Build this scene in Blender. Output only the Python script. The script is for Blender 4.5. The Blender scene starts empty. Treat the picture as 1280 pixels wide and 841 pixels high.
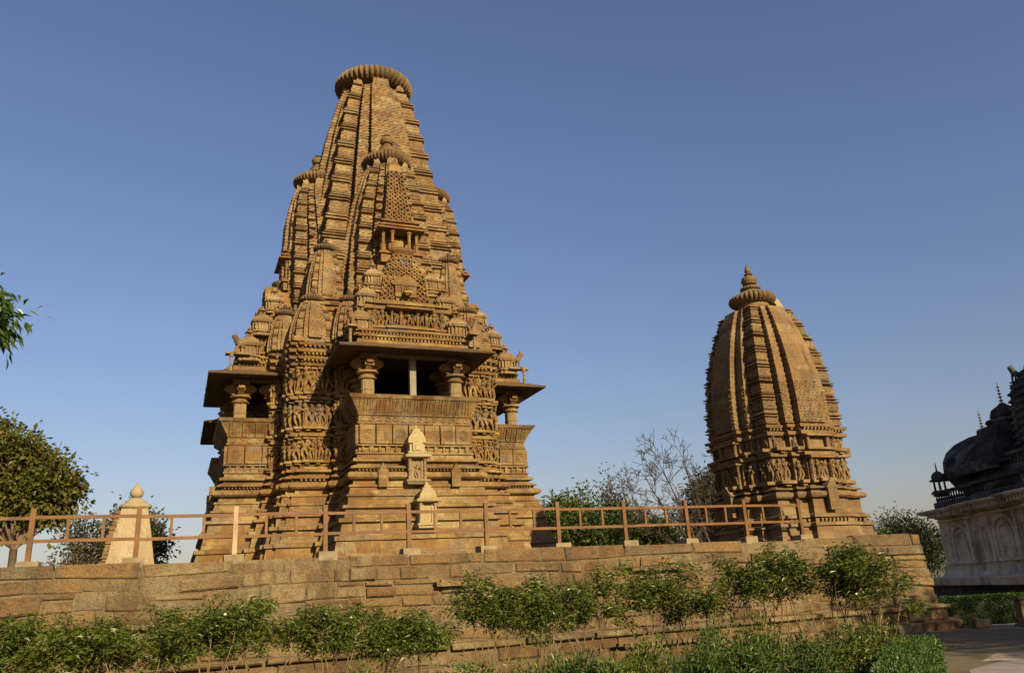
import bpy, math, random
import numpy as np
from mathutils import Vector, Matrix
rnd = random.Random(7); rs = np.random.RandomState(7)
PI = math.pi; R = math.radians
sc = bpy.context.scene
col = sc.collection
# ------------------------------------------------------------------ places
PZ = 2.5                                   # top of the platform
TR = R(23)                                 # the temples share one orientation
O1 = Vector((-6.394, 35.428, PZ))          # axis of the big temple
O2 = Vector((8.07, 25.20, PZ))             # axis of the small temple
def t2w(x, y, z=0.0, o=O1, rz=TR):
    c, s = math.cos(rz), math.sin(rz)
    return Vector((o.x + c*x - s*y, o.y + s*x + c*y, o.z + z))
# ------------------------------------------------------------------ mesh accumulator
class G:
    def __init__(s): s.V = []; s.F = []; s.T = []; s.n = 0
    def add(s, v, f, tint=None):
        v = np.asarray(v, float).reshape(-1, 3)
        if not isinstance(f, (list, tuple)): f = [f]
        for q in f:
            q = np.asarray(q, int)
            if q.ndim == 1: q = q.reshape(1, -1)
            s.F.append(q + s.n)
            s.T.append(np.full(len(q), rs.rand() if tint is None else 0.) if np.isscalar(tint) or tint is None else np.asarray(tint, float))
            if np.isscalar(tint): s.T[-1][:] = tint
        s.V.append(v); s.n += len(v)
    def merge(s, g, M=None, tint=None):
        if not g.V: return
        v = np.concatenate(g.V)
        if M is not None:
            A = np.array(M); v = v @ A[:3, :3].T + A[:3, 3]
        for q, t in zip(g.F, g.T):
            s.F.append(q + s.n); s.T.append(t if tint is None else np.full(len(q), tint))
        s.V.append(v); s.n += len(v)
    def box(s, c, d, rz=0., taper=1., jit=0., tint=None, ch=0.):
        x, y, z = np.array(d)/2.
        v = np.array([[-x,-y,-z],[x,-y,-z],[x,y,-z],[-x,y,-z],[-x*taper,-y*taper,z],[x*taper,-y*taper,z],[x*taper,y*taper,z],[-x*taper,y*taper,z]])
        if jit: v = v + rs.uniform(-jit, jit, v.shape)
        if rz:
            cc, ss = math.cos(rz), math.sin(rz)
            v = np.stack([v[:,0]*cc - v[:,1]*ss, v[:,0]*ss + v[:,1]*cc, v[:,2]], 1)
        s.add(v + np.array(c), np.array([[0,3,2,1],[4,5,6,7],[0,1,5,4],[1,2,6,5],[2,3,7,6],[3,0,4,7]]), tint)
    def lathe(s, prof, n=16, c=(0,0,0), ribs=0, rib=0., tint=None, rot=0., sq=None):
        prof = np.array(prof, float); m = len(prof)
        th = np.arange(n)*2*PI/n + rot
        mod = 1. + (rib*(np.abs(np.cos(th*ribs/2.)) - .5) if ribs else 0.*th)
        v = np.zeros((m, n, 3))
        v[:,:,0] = prof[:,0:1]*np.cos(th)*mod; v[:,:,1] = prof[:,0:1]*np.sin(th)*mod; v[:,:,2] = prof[:,1:2]
        v = v.reshape(-1, 3) + np.array(c)
        i, j = np.meshgrid(np.arange(m-1), np.arange(n), indexing='ij'); j2 = (j+1) % n
        q = np.stack([i*n+j, i*n+j2, (i+1)*n+j2, (i+1)*n+j], -1).reshape(-1, 4)
        s.add(v, [q, np.arange(n)[::-1].reshape(1,-1), (np.arange(n)+(m-1)*n).reshape(1,-1)], tint)
    def tube(s, pts, rad, n=6, tint=None):
        pts = np.array(pts, float); m = len(pts); rad = np.broadcast_to(np.array(rad, float), (m,))
        d = np.gradient(pts, axis=0); d /= (np.linalg.norm(d, axis=1, keepdims=True) + 1e-9)
        ref = np.array([0.,0,1]) if abs(d[:,2]).mean() < .8 else np.array([1.,0,0])
        a = np.cross(d, ref); a /= (np.linalg.norm(a, axis=1, keepdims=True) + 1e-9); b = np.cross(d, a)
        th = np.arange(n)*2*PI/n
        v = pts[:,None,:] + rad[:,None,None]*(a[:,None,:]*np.cos(th)[None,:,None] + b[:,None,:]*np.sin(th)[None,:,None])
        i, j = np.meshgrid(np.arange(m-1), np.arange(n), indexing='ij'); j2 = (j+1) % n
        q = np.stack([i*n+j, (i+1)*n+j, (i+1)*n+j2, i*n+j2], -1).reshape(-1, 4)[:, ::-1]
        s.add(v.reshape(-1,3), [q, np.arange(n).reshape(1,-1), (np.arange(n)+(m-1)*n)[::-1].reshape(1,-1)], tint)
    def bar(s, a, b, w, h, tint=None):
        a = np.array(a, float); b = np.array(b, float); d = b - a; d /= np.linalg.norm(d)
        up = np.array([0,0,1.]) if abs(d[2]) < .9 else np.array([0,1.,0]); x = np.cross(d, up); x /= np.linalg.norm(x); y = np.cross(x, d)
        v = [p + sx*x*w/2 + sy*y*h/2 for p in (a, b) for sx, sy in ((-1,-1),(1,-1),(1,1),(-1,1))]
        s.add(v, np.array([[0,1,2,3],[7,6,5,4],[0,4,5,1],[1,5,6,2],[2,6,7,3],[3,7,4,0]]), tint)
    def prism(s, pts2, y0, y1, tint=None):          # outline in x-z, thickness along y
        n = len(pts2); a = [(x, y0, z) for x, z in pts2] + [(x, y1, z) for x, z in pts2]
        q = np.array([[i, (i+1) % n, (i+1) % n + n, i + n] for i in range(n)])
        s.add(a, [q[:, ::-1], np.arange(n).reshape(1,-1), (np.arange(n)+n)[::-1].reshape(1,-1)], tint)
    def build(s, name, mat, parent=None, smooth=False):
        me = bpy.data.meshes.new(name)
        v = np.concatenate(s.V); me.vertices.add(len(v)); me.vertices.foreach_set('co', v.astype(np.float32).ravel())
        lens = np.concatenate([np.full(len(q), q.shape[1]) for q in s.F])
        loops = np.concatenate([q.ravel() for q in s.F]); st = np.concatenate([[0], np.cumsum(lens)[:-1]])
        me.loops.add(len(loops)); me.loops.foreach_set('vertex_index', loops.astype(np.int32))
        me.polygons.add(len(lens)); me.polygons.foreach_set('loop_start', st.astype(np.int32))
        me.polygons.foreach_set('use_smooth', np.full(len(lens), bool(smooth)))
        me.update(calc_edges=True); me.validate()
        if len(me.polygons) == len(lens):
            at = me.attributes.new('tint', 'FLOAT', 'FACE'); at.data.foreach_set('value', np.concatenate(s.T).astype(np.float32))
        me.materials.append(mat)
        o = bpy.data.objects.new(name, me); col.objects.link(o)
        if parent: o.parent = parent
        return o
def tag(o, label=None, cat=None, group=None, kind=None):
    for k, v in (('label', label), ('category', cat), ('group', group), ('kind', kind)):
        if v: o[k] = v
    return o
def thing(name, loc, label, cat, rz=0., group=None):
    o = bpy.data.objects.new(name, None); col.objects.link(o); o.location = loc; o.rotation_euler = (0, 0, rz)
    o.empty_display_size = .3
    return tag(o, label, cat, group)
def dup(o, parent=None, loc=None, rz=None):
    c = o.copy(); col.objects.link(c)
    if parent: c.parent = parent
    if loc is not None: c.location = loc
    if rz is not None: c.rotation_euler = (0, 0, rz)
    for ch in [x for x in o.children]: dup(ch, c)
    return c
# ------------------------------------------------------------------ plan and profile tools
def stack(g, poly, prof, step=.3, jit=.006, fn=None, scale=None, cap=True, closed=True):
    P = np.array(poly, float); n = len(P); E = np.roll(P, -1, 0) - P; L = np.linalg.norm(E, axis=1); D = E/L[:,None]
    N = np.stack([D[:,1], -D[:,0]], 1)
    pos, nor, U, S = [], [], [], []
    for i in range(n):
        k = max(1, int(round(L[i]/step)))
        for j in range(k):
            t = j/k; pos.append(P[i] + E[i]*t); U.append((t-.5)*L[i]); S.append(i)
            if j == 0:
                a, b = N[i-1], N[i]; nor.append((a+b)/(1+a@b))
            else: nor.append(N[i])
    pos = np.array(pos); nor = np.array(nor); U = np.array(U); S = np.array(S); m = len(pos); rows = []
    J = rs.uniform(-jit, jit, (len(prof), m)) if jit else np.zeros((len(prof), m))
    for k, (z, off) in enumerate(prof):
        w = scale(z) if scale else 1.
        o = off + J[k]
        if fn is not None: o = o + fn(S, U*w, z, w)
        p = pos*w + nor*np.asarray(o).reshape(-1, 1)
        rows.append(np.column_stack([p, np.full(m, z) + J[k]*.4]))
    v = np.concatenate(rows); K = len(prof)
    i, j = np.meshgrid(np.arange(K-1), np.arange(m), indexing='ij'); j2 = (j+1) % m
    q = np.stack([i*m+j, i*m+j2, (i+1)*m+j2, (i+1)*m+j], -1).reshape(-1, 4)
    f = [q]
    if cap: f += [np.arange(m)[::-1].reshape(1,-1), (np.arange(m)+(K-1)*m).reshape(1,-1)]
    g.add(v, f)
def rect(x0, x1, y0, y1): return [(x0,y0),(x1,y0),(x1,y1),(x0,y1)]
def four(front):            # front: points along the front side from the left corner (incl.) to before the right corner
    out = []
    for k in range(4):
        c, s = [(1,0),(0,1),(-1,0),(0,-1)][k]
        out += [(c*x - s*y, s*x + c*y) for x, y in front]
    return out
def teeth(g, p0, p1, z, n_out, off, sp=.16, w=.09, h=.08, d=.1, tri=False):
    p0 = np.array(p0, float); p1 = np.array(p1, float); L = np.linalg.norm(p1-p0)
    if L < .12: return
    e = (p1-p0)/L; k = max(1, int(L/sp)); rz = math.atan2(e[1], e[0])
    for i in range(k):
        c = p0 + e*(i+.5)*L/k + np.array(n_out)*(off)
        g.box((c[0], c[1], z), (w, d, h), rz, taper=.55 if tri else 1.)
def teeth_poly(g, poly, z, off, **kw):
    P = np.array(poly, float); n = len(P)
    for i in range(n):
        a, b = P[i], P[(i+1) % n]; e = (b-a)/np.linalg.norm(b-a); N = np.array([e[1], -e[0]])
        teeth(g, a - e*off*.5, b + e*off*.5, z, N, off, **kw)
def ringf(du, dz, p, r0, r1):       # lattice of little carved horseshoe rings
    row = np.floor(dz/p); a = (du/p + .5*(row % 2)); a = (a - np.floor(a) - .5)*p; b = dz - row*p - p/2
    r = np.sqrt(a*a + (b*1.05)**2)
    return np.where((r < r1) & (r > r0), 1., np.where(r <= r0, -.5, 0.))
# ------------------------------------------------------------------ materials
def nodes(name):
    m = bpy.data.materials.new(name); m.use_nodes = True; nt = m.node_tree; nt.nodes.clear()
    def N(t, **kw):
        n = nt.nodes.new(t)
        for k, v in kw.items():
            if k.startswith('i_'): n.inputs[int(k[2:]) if k[2:].isdigit() else k[2:].replace('_', ' ')].default_value = v
            else: setattr(n, k, v)
        return n
    def L(a, b): nt.links.new(a, b)
    out = N('ShaderNodeOutputMaterial'); bs = N('ShaderNodeBsdfPrincipled'); L(bs.outputs[0], out.inputs[0])
    return m, N, L, bs
def ramp(N, stops, interp='LINEAR'):
    r = N('ShaderNodeValToRGB'); r.color_ramp.interpolation = interp; e = r.color_ramp.elements
    while len(e) < len(stops): e.new(.5)
    for i, (p, c) in enumerate(stops): e[i].position = p; e[i].color = (*c, 1)
    return r
def mixc(N, L, fac, a, b, bt='MIX'):
    x = N('ShaderNodeMix', data_type='RGBA', blend_type=bt)
    for s, k in ((fac, 0), (a, 6), (b, 7)):
        if hasattr(s, 'links'): L(s, x.inputs[k])
        else: x.inputs[k].default_value = s if k == 0 else (*s, 1)
    return x.outputs[2]
ALB = .70
SHADE = ('grey_limewash', 'blackened_plaster', 'path_paving', 'hedge_leaf', 'painted_sun_stone')
def alb(name, cols): return [tuple(x*(1. if name in SHADE else ALB) for x in c) for c in cols]
def stone(name, cols, bw=.75, bh=.34, mortar=.012, stain=(.16,.12,.075), stain_amt=.55, pale=None, tint=False, bump=.5, carve=0., rough=.9, fine=1., grime=.78, red=.42):
    m, N, L, bs = nodes(name); cols = alb(name, cols); stain = alb(name, [stain])[0]; pale = alb(name, [pale])[0] if pale else None
    tc = N('ShaderNodeTexCoord'); sp = N('ShaderNodeSeparateXYZ'); L(tc.outputs['Object'], sp.inputs[0])
    ad = N('ShaderNodeMath', operation='ADD'); L(sp.outputs[0], ad.inputs[0]); L(sp.outputs[1], ad.inputs[1])
    cb = N('ShaderNodeCombineXYZ'); L(ad.outputs[0], cb.inputs[0]); L(sp.outputs[2], cb.inputs[1])
    n0 = N('ShaderNodeTexNoise', i_Scale=1.7, i_Detail=2.); L(tc.outputs['Object'], n0.inputs[0])
    vm = N('ShaderNodeVectorMath', operation='MULTIPLY_ADD'); L(n0.outputs['Color'], vm.inputs[0]); vm.inputs[1].default_value = (.12,.05,0); L(cb.outputs[0], vm.inputs[2])
    br = N('ShaderNodeTexBrick'); L(vm.outputs[0], br.inputs[0])
    br.inputs['Color1'].default_value = (0,0,0,1); br.inputs['Color2'].default_value = (1,1,1,1); br.inputs['Mortar'].default_value = (.5,.5,.5,1)
    br.inputs['Scale'].default_value = 1.; br.inputs['Brick Width'].default_value = bw; br.inputs['Row Height'].default_value = bh
    br.inputs['Mortar Size'].default_value = mortar; br.inputs['Mortar Smooth'].default_value = .3; br.offset_frequency = 2; br.squash = 1.3; br.squash_frequency = 3
    k = len(cols); rp = ramp(N, [(i/(k-1), c) for i, c in enumerate(cols)])
    if tint:
        at = N('ShaderNodeAttribute', attribute_name='tint'); src = at.outputs['Fac']
    else: src = br.outputs['Color']
    n1 = N('ShaderNodeTexNoise', i_Scale=2.6, i_Detail=5., i_Roughness=.65); L(tc.outputs['Object'], n1.inputs[0])
    ma = N('ShaderNodeMath', operation='MULTIPLY_ADD'); L(n1.outputs[0], ma.inputs[0]); ma.inputs[1].default_value = .5; ma.inputs[2].default_value = -.25
    mb = N('ShaderNodeMath', operation='ADD'); L(src, mb.inputs[0]); L(ma.outputs[0], mb.inputs[1]); L(mb.outputs[0], rp.inputs[0])
    c = rp.outputs[0]
    # weather stains: long vertical streaks and blotches
    mp = N('ShaderNodeMapping'); mp.inputs['Scale'].default_value = (1.1, 1.1, .35); L(tc.outputs['Object'], mp.inputs[0])
    n2 = N('ShaderNodeTexNoise', i_Scale=1.0, i_Detail=7., i_Roughness=.7); L(mp.outputs[0], n2.inputs[0])
    r2 = ramp(N, [(.47, (0,0,0)), (.62, (1,1,1))]); L(n2.outputs[0], r2.inputs[0])
    m2 = N('ShaderNodeMath', operation='MULTIPLY'); L(r2.outputs[0], m2.inputs[0]); m2.inputs[1].default_value = stain_amt
    c = mixc(N, L, m2.outputs[0], c, stain)
    if pale:
        n4 = N('ShaderNodeTexNoise', i_Scale=.8, i_Detail=6., i_Roughness=.7); mp4 = N('ShaderNodeMapping'); mp4.inputs['Location'].default_value = (7,3,5); L(tc.outputs['Object'], mp4.inputs[0]); L(mp4.outputs[0], n4.inputs[0])
        r4 = ramp(N, [(.54, (0,0,0)), (.62, (1,1,1))]); L(n4.outputs[0], r4.inputs[0])
        m4 = N('ShaderNodeMath', operation='MULTIPLY'); L(r4.outputs[0], m4.inputs[0]); m4.inputs[1].default_value = .6
        c = mixc(N, L, m4.outputs[0], c, pale)
    mq = N('ShaderNodeMapping'); mq.inputs['Location'].default_value = (3,9,1); mq.inputs['Scale'].default_value = (2.4, 2.4, .5); L(tc.outputs['Object'], mq.inputs[0])
    nq = N('ShaderNodeTexNoise', i_Scale=1.3, i_Detail=8., i_Roughness=.75); L(mq.outputs[0], nq.inputs[0])
    rq = ramp(N, [(.56, (0,0,0)), (.68, (1,1,1))]); L(nq.outputs[0], rq.inputs[0])
    mm = N('ShaderNodeMath', operation='MULTIPLY'); L(rq.outputs[0], mm.inputs[0]); mm.inputs[1].default_value = grime
    c = mixc(N, L, mm.outputs[0], c, (.036,.03,.023))
    mpr = N('ShaderNodeMapping'); mpr.inputs['Scale'].default_value = (.55, 2.3, 1.); L(vm.outputs[0], mpr.inputs[0])
    nr = N('ShaderNodeTexNoise', i_Scale=1.0, i_Detail=4., i_Roughness=.6); L(mpr.outputs[0], nr.inputs[0])
    rr = ramp(N, [(.47, (0,0,0)), (.56, (1,1,1))]); L(nr.outputs[0], rr.inputs[0]); mr = N('ShaderNodeMath', operation='MULTIPLY'); L(rr.outputs[0], mr.inputs[0]); mr.inputs[1].default_value = red
    c = mixc(N, L, mr.outputs[0], c, (.115,.064,.027))
    n3 = N('ShaderNodeTexNoise', i_Scale=26.*fine, i_Detail=4., i_Roughness=.7); L(tc.outputs['Object'], n3.inputs[0])
    r3 = ramp(N, [(.3, (.62,.6,.58)), (.6, (1.08,1.08,1.08))]); L(n3.outputs[0], r3.inputs[0])
    c = mixc(N, L, 1., c, r3.outputs[0], 'MULTIPLY')
    L(c, bs.inputs['Base Color']); bs.inputs['Roughness'].default_value = rough; bs.inputs['Specular IOR Level'].default_value = .2
    # bump: joints + grain (+ small carving)
    h = N('ShaderNodeMath', operation='MULTIPLY_ADD'); L(br.outputs['Fac'], h.inputs[0]); h.inputs[1].default_value = 0. if tint else -1.2; L(n3.outputs[0], h.inputs[2])
    hh = h.outputs[0]
    n5 = N('ShaderNodeTexNoise', i_Scale=8., i_Detail=3.); L(tc.outputs['Object'], n5.inputs[0])
    h3 = N('ShaderNodeMath', operation='ADD'); L(hh, h3.inputs[0]); L(n5.outputs[0], h3.inputs[1]); hh = h3.outputs[0]
    if carve:
        vo = N('ShaderNodeTexVoronoi', i_Scale=9., feature='F1'); L(tc.outputs['Object'], vo.inputs[0])
        h2 = N('ShaderNodeMath', operation='MULTIPLY_ADD'); L(vo.outputs['Distance'], h2.inputs[0]); h2.inputs[1].default_value = carve; L(hh, h2.inputs[2]); hh = h2.outputs[0]
    bu = N('ShaderNodeBump', i_Strength=bump, i_Distance=.05); L(hh, bu.inputs['Height']); L(bu.outputs[0], bs.inputs['Normal'])
    return m
def plain(name, c, rough=.6, var=.25, scale=6., bump=.15, metal=0.):
    m, N, L, bs = nodes(name); c = alb(name, [c])[0]
    tc = N('ShaderNodeTexCoord'); n = N('ShaderNodeTexNoise', i_Scale=scale, i_Detail=5., i_Roughness=.65); L(tc.outputs['Object'], n.inputs[0])
    r = ramp(N, [(.3, tuple(x*(1-var) for x in c)), (.7, tuple(min(1, x*(1+var)) for x in c))]); L(n.outputs[0], r.inputs[0]); L(r.outputs[0], bs.inputs['Base Color'])
    bs.inputs['Roughness'].default_value = rough; bs.inputs['Metallic'].default_value = metal; bs.inputs['Specular IOR Level'].default_value = .25
    n2 = N('ShaderNodeTexNoise', i_Scale=scale*5, i_Detail=4.); L(tc.outputs['Object'], n2.inputs[0])
    bu = N('ShaderNodeBump', i_Strength=bump, i_Distance=.02); L(n2.outputs[0], bu.inputs['Height']); L(bu.outputs[0], bs.inputs['Normal'])
    return m
def leafmat(name, cols, trans=.25, rough=.45):
    m, N, L, bs = nodes(name); cols = alb(name, cols)
    at = N('ShaderNodeAttribute', attribute_name='tint'); k = len(cols)
    rp = ramp(N, [(i/(k-1), c) for i, c in enumerate(cols)]); L(at.outputs['Fac'], rp.inputs[0]); L(rp.outputs[0], bs.inputs['Base Color'])
    bs.inputs['Roughness'].default_value = rough; bs.inputs['Specular IOR Level'].default_value = .3
    tr = N('ShaderNodeBsdfTranslucent'); L(rp.outputs[0], tr.inputs[0]); mx = N('ShaderNodeMixShader'); mx.inputs[0].default_value = trans
    out = [n for n in m.node_tree.nodes if n.type == 'OUTPUT_MATERIAL'][0]
    L(bs.outputs[0], mx.inputs[1]); L(tr.outputs[0], mx.inputs[2]); L(mx.outputs[0], out.inputs[0])
    return m
OCH = [(0.145, 0.075, 0.028), (0.252, 0.152, 0.052), (0.311, 0.211, 0.082), (0.21, 0.165, 0.105), (0.205, 0.102, 0.037), (0.27, 0.17, 0.063), (0.36, 0.275, 0.135), (0.225, 0.13, 0.047), (0.27, 0.22, 0.14)]
M = {}
M['temple'] = stone('sandstone', OCH, .8, .36, .012, stain=(0.101, 0.073, 0.037), pale=(0.343, 0.269, 0.118))
M['carved'] = stone('carved_sandstone', [(.225,.17,.105), (0.175, 0.086, 0.031), (0.296, 0.180, 0.061), (0.357, 0.247, 0.092), (0.236, 0.120, 0.041), (0.319, 0.206, 0.074)], .55, .42, .008, stain=(0.106, 0.075, 0.037), stain_amt=.4, bump=.5, carve=.6)
M['spire'] = stone('spire_sandstone', [(.21,.165,.105), (0.190, 0.105, 0.044), (0.293, 0.188, 0.078), (0.334, 0.236, 0.111), (0.236, 0.131, 0.053), (0.350, 0.266, 0.141), (0.274, 0.169, 0.070)], .6, .36, .010, stain=(0.144, 0.105, 0.059), stain_amt=.5, pale=(0.334, 0.270, 0.159), bump=.4)
M['small'] = stone('small_temple_sandstone', [(.20,.155,.10), (0.193, 0.115, 0.052), (0.269, 0.180, 0.080), (0.244, 0.143, 0.064), (0.302, 0.213, 0.100)], .7, .32, .012, stain=(0.118, 0.086, 0.048), stain_amt=.5, pale=(0.311, 0.242, 0.132), bump=.45)
M['smooth'] = stone('smooth_sandstone', red=.2, cols=[(0.238, 0.176, 0.088), (0.295, 0.226, 0.116), (0.262, 0.193, 0.096)], bw=1.5, bh=.42, mortar=.012, stain=(0.164, 0.119, 0.060), stain_amt=.45, bump=.3)
M['pale'] = stone('new_pale_stone', red=0., grime=.25, cols=[(0.369, 0.295, 0.152), (0.426, 0.348, 0.192), (0.394, 0.307, 0.152)], bw=.9, bh=.5, mortar=.004, stain=(0.279, 0.197, 0.096), stain_amt=.35, bump=.25)
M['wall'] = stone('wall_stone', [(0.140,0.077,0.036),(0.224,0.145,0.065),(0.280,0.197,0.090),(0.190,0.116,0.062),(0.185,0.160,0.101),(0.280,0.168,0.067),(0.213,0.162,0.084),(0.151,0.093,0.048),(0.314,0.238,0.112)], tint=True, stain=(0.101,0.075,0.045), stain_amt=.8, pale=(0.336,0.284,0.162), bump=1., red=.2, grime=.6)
M['mortar'] = stone('lime_mortar', [(0.185, 0.134, 0.070), (0.252, 0.193, 0.111), (0.218, 0.160, 0.086)], 3., 3., 0., stain=(0.109, 0.076, 0.041), stain_amt=.7, bump=.9)
M['paving'] = stone('paving_stone', [(.17,.125,.07), (.22,.165,.095), (.19,.14,.075)], .9, .9, .02)
M['disc'] = stone('weathered_disc_stone', [(0.164, 0.107, 0.048), (0.221, 0.152, 0.068), (0.189, 0.123, 0.056), (0.254, 0.184, 0.092)], 1.2, 3., .0, stain=(0.098, 0.074, 0.040), stain_amt=.7, bump=.4)
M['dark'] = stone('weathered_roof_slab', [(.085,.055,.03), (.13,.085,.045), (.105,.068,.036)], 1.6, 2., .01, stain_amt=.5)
M['prop'] = plain('concrete_prop', (.25,.215,.155), .9, .15)
M['fence'] = plain('painted_rail', (.15,.066,.017), .55, .38, 2.2, .1)
M['palerail'] = plain('faded_rail', (.40,.27,.16), .6, .3, 3., .1)
M['footing'] = plain('concrete_block', (.235,.185,.115), .9, .35, 4., .4)
# ------------------------------------------------------------------ carved figures
def make_figure(k):
    r = random.Random(k); g = G(); s = r.choice([-1, 1])*r.uniform(.02, .06)
    hip = np.array([s, 0, .49])
    for sd in (-1, 1):
        foot = np.array([sd*.055 - s*.4, r.uniform(-.02,.02), .0]); knee = np.array([sd*.07 + s*.9 + (sd == r.choice([-1,1]))*sd*.04, -.04, .26])
        g.tube([foot, foot+[0,0,.05], knee, hip + [sd*.05, 0, 0]], [.035,.032,.045,.07], 5)
    ch = np.array([-s*.4, -.01, .72]); hd = np.array([-s*.9, -.03, .9])
    g.tube([hip - [0,0,.03], hip + [0,0,.04], (hip+ch)/2, ch, ch + [0,0,.07], hd - [0,0,.05]], [.1,.1,.066,.1,.075,.035], 6)
    g.tube([hd - [0,0,.07], hd - [0,0,.03], hd + [0,0,.03], hd + [0,0,.08], hd + [0,0,.14]], [.03,.058,.062,.05,.02], 6)
    for sd in (-1, 1):
        sh = ch + [sd*.105, 0, .05]; m = r.random()
        if m < .4: el, ha = sh + [sd*.06, -.02, -.15], sh + [sd*.03, -.09, -.28]
        elif m < .75: el, ha = sh + [sd*.09, -.03, -.12], sh + [sd*.03, -.1, .02]
        else: el, ha = sh + [sd*.09, -.03, .05], sh + [sd*.02, -.04, .2]
        g.tube([sh, el, ha], [.036,.03,.024], 5)
    return g
FIG = [make_figure(k) for k in range(10)]
def place(g, src, p, dirv, nrm, sx=1., sz=1., sy=1., mirror=False):
    """src is modelled in x (along), -y (outward), z; p is the foot point."""
    d = np.array([dirv[0], dirv[1], 0.]); n = np.array([nrm[0], nrm[1], 0.])
    A = np.eye(4); A[:3,0] = d*sx*(-1 if mirror else 1); A[:3,1] = -n*sy; A[:3,2] = [0,0,sz]; A[:3,3] = p
    g.merge(src, A)
def figures(g, p0, p1, nrm, z0, z1, sp=.36, off=.03, frame=True):
    p0 = np.array(p0, float); p1 = np.array(p1, float); L = np.linalg.norm(p1-p0); e = (p1-p0)/L; n = np.array(nrm, float); h = z1-z0; rz = math.atan2(e[1], e[0])
    c = (p0+p1)/2
    q = c + n*.13; g.box((q[0],q[1],z0+.045), (L-.02,.30,.09), rz)              # ledge the figures stand on
    teeth(g, p0, p1, z0-.02, n, .12, sp=.3, w=.16, h=.09, d=.18)
    k = max(1, int(round(L/sp)))
    for i in range(k):
        q = p0 + e*(i+.5)*L/k; q = q + n*(off + (.05 if i % 2 == 0 else -.0))
        place(g, rnd.choice(FIG), (q[0], q[1], z0+.09), e, n, sx=h*rnd.uniform(.95,1.25), sz=h*rnd.uniform(.74,.9), sy=h*1.2, mirror=rnd.random() < .5)
        if h > .9:
            t = q + n*.0; g.box((t[0], t[1], z1-.045), (L/k*.8, .2, .07), rz)   # little canopy over each figure
    if frame:
        for i in range(k+1):
            q = p0 + e*(.04 + (L-.08)*i/k) + n*.02; g.box((q[0], q[1], (z0+z1)/2), (.05,.1,h-.04), rz)
# ------------------------------------------------------------------ curved spires
SIDE = [(-1,-1),(-.67,-1),(-.67,-.76),(-.60,-.76),(-.60,-1.13),(-.39,-1.13),(-.39,-.90),(-.335,-.90),(-.335,-1.28),(.335,-1.28),(.335,-.90),(.39,-.90),(.39,-1.13),(.60,-1.13),(.60,-.76),(.67,-.76),(.67,-1)]
def curve(table):
    zs = [a for a, b in table]; ws = [b for a, b in table]
    def f(z): return float(np.interp(z, zs, ws))
    return f
def smooth_curve(z0, z1, w0, w1, p=1.9):
    return lambda z: w1 + (w0-w1)*(1 - min(1, max(0, (z-z0)/(z1-z0)))**p)
def spire_fn(hb, a, per, clean=None, lam=True, flat=.35, bead=.35):
    def fn(S, U, z, w):
        t = S % 17; o = np.zeros(len(S))
        ka = (t == 0) | (t == 16); f = (z % hb)/hb
        if f < .10 or .16 < f < .27: v = a
        elif f < .16 or f < .32: v = -a*.7
        elif f < .40: v = a*.45
        elif f < .45: v = -a*.5
        else: v = a*.15*math.sin((f-.45)/.55*PI)
        o[ka] = v
        if .48 <= f < .97: o[ka] += flat*.8*a*ringf(U[ka], np.full(ka.sum(), z), per, per*.17, per*.5)
        pr = (t == 4) | (t == 12); f2 = (z % (hb*.62))/(hb*.62)
        if lam and f2 < .42: o[pr] = a*.6*(1 if int(f2*12.) % 2 == 0 else -.8)
        else: o[pr] = flat*a*ringf(U[pr], np.full(pr.sum(), z), per, per*.17, per*.5)
        bh = t == 8
        o[bh] = flat*a*ringf(U[bh], np.full(bh.sum(), z), per, per*.18, per*.5)
        gr = ~(ka | pr | bh)
        o[gr] = a*bead*(1 if (z % .17) < .1 else -.6)
        if clean and z > clean: o[pr] = .0; o[bh] = 0. if (z % .42) > .035 else -.012
        return o
    return fn
def corner_fix(S): return S
def amalaka(g, c, r, h, ribs=30, kal=None, n=None):
    n = n or ribs*4; x, y, z = c
    g.lathe([(r*.62, z-h*.75),(r*.62, z-h*.45),(r*.7,z-h*.42),(r*.7,z-h*.36),(r*.6,z-h*.33)], 24, (x,y,0))
    g.lathe([(r*math.cos(t)*.45 + r*.55*(1 if abs(t) < 1.5 else .9), z + h*.5*math.sin(t)) for t in np.linspace(-1.5, 1.5, 11)], n, (x,y,0), ribs=ribs, rib=.10)
    if kal:
        b = z + h*.5
        g.lathe([(r*.62,b-.02),(r*.6,b+.06*kal),(r*.42,b+.14*kal),(r*.3,b+.2*kal)], 24, (x,y,0))
        g.lathe([(r*.40, b+.2*kal),(r*.44,b+.25*kal),(r*.4,b+.32*kal),(r*.2,b+.36*kal)], 48, (x,y,0), ribs=20, rib=.08)
        k = b + .36*kal
        g.lathe([(.10*kal,k),(.24*kal,k+.08*kal),(.29*kal,k+.22*kal),(.25*kal,k+.36*kal),(.12*kal,k+.43*kal),(.1*kal,k+.46*kal),(.17*kal,k+.5*kal),(.08*kal,k+.55*kal)], 20, (x,y,0))
    return g
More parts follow.
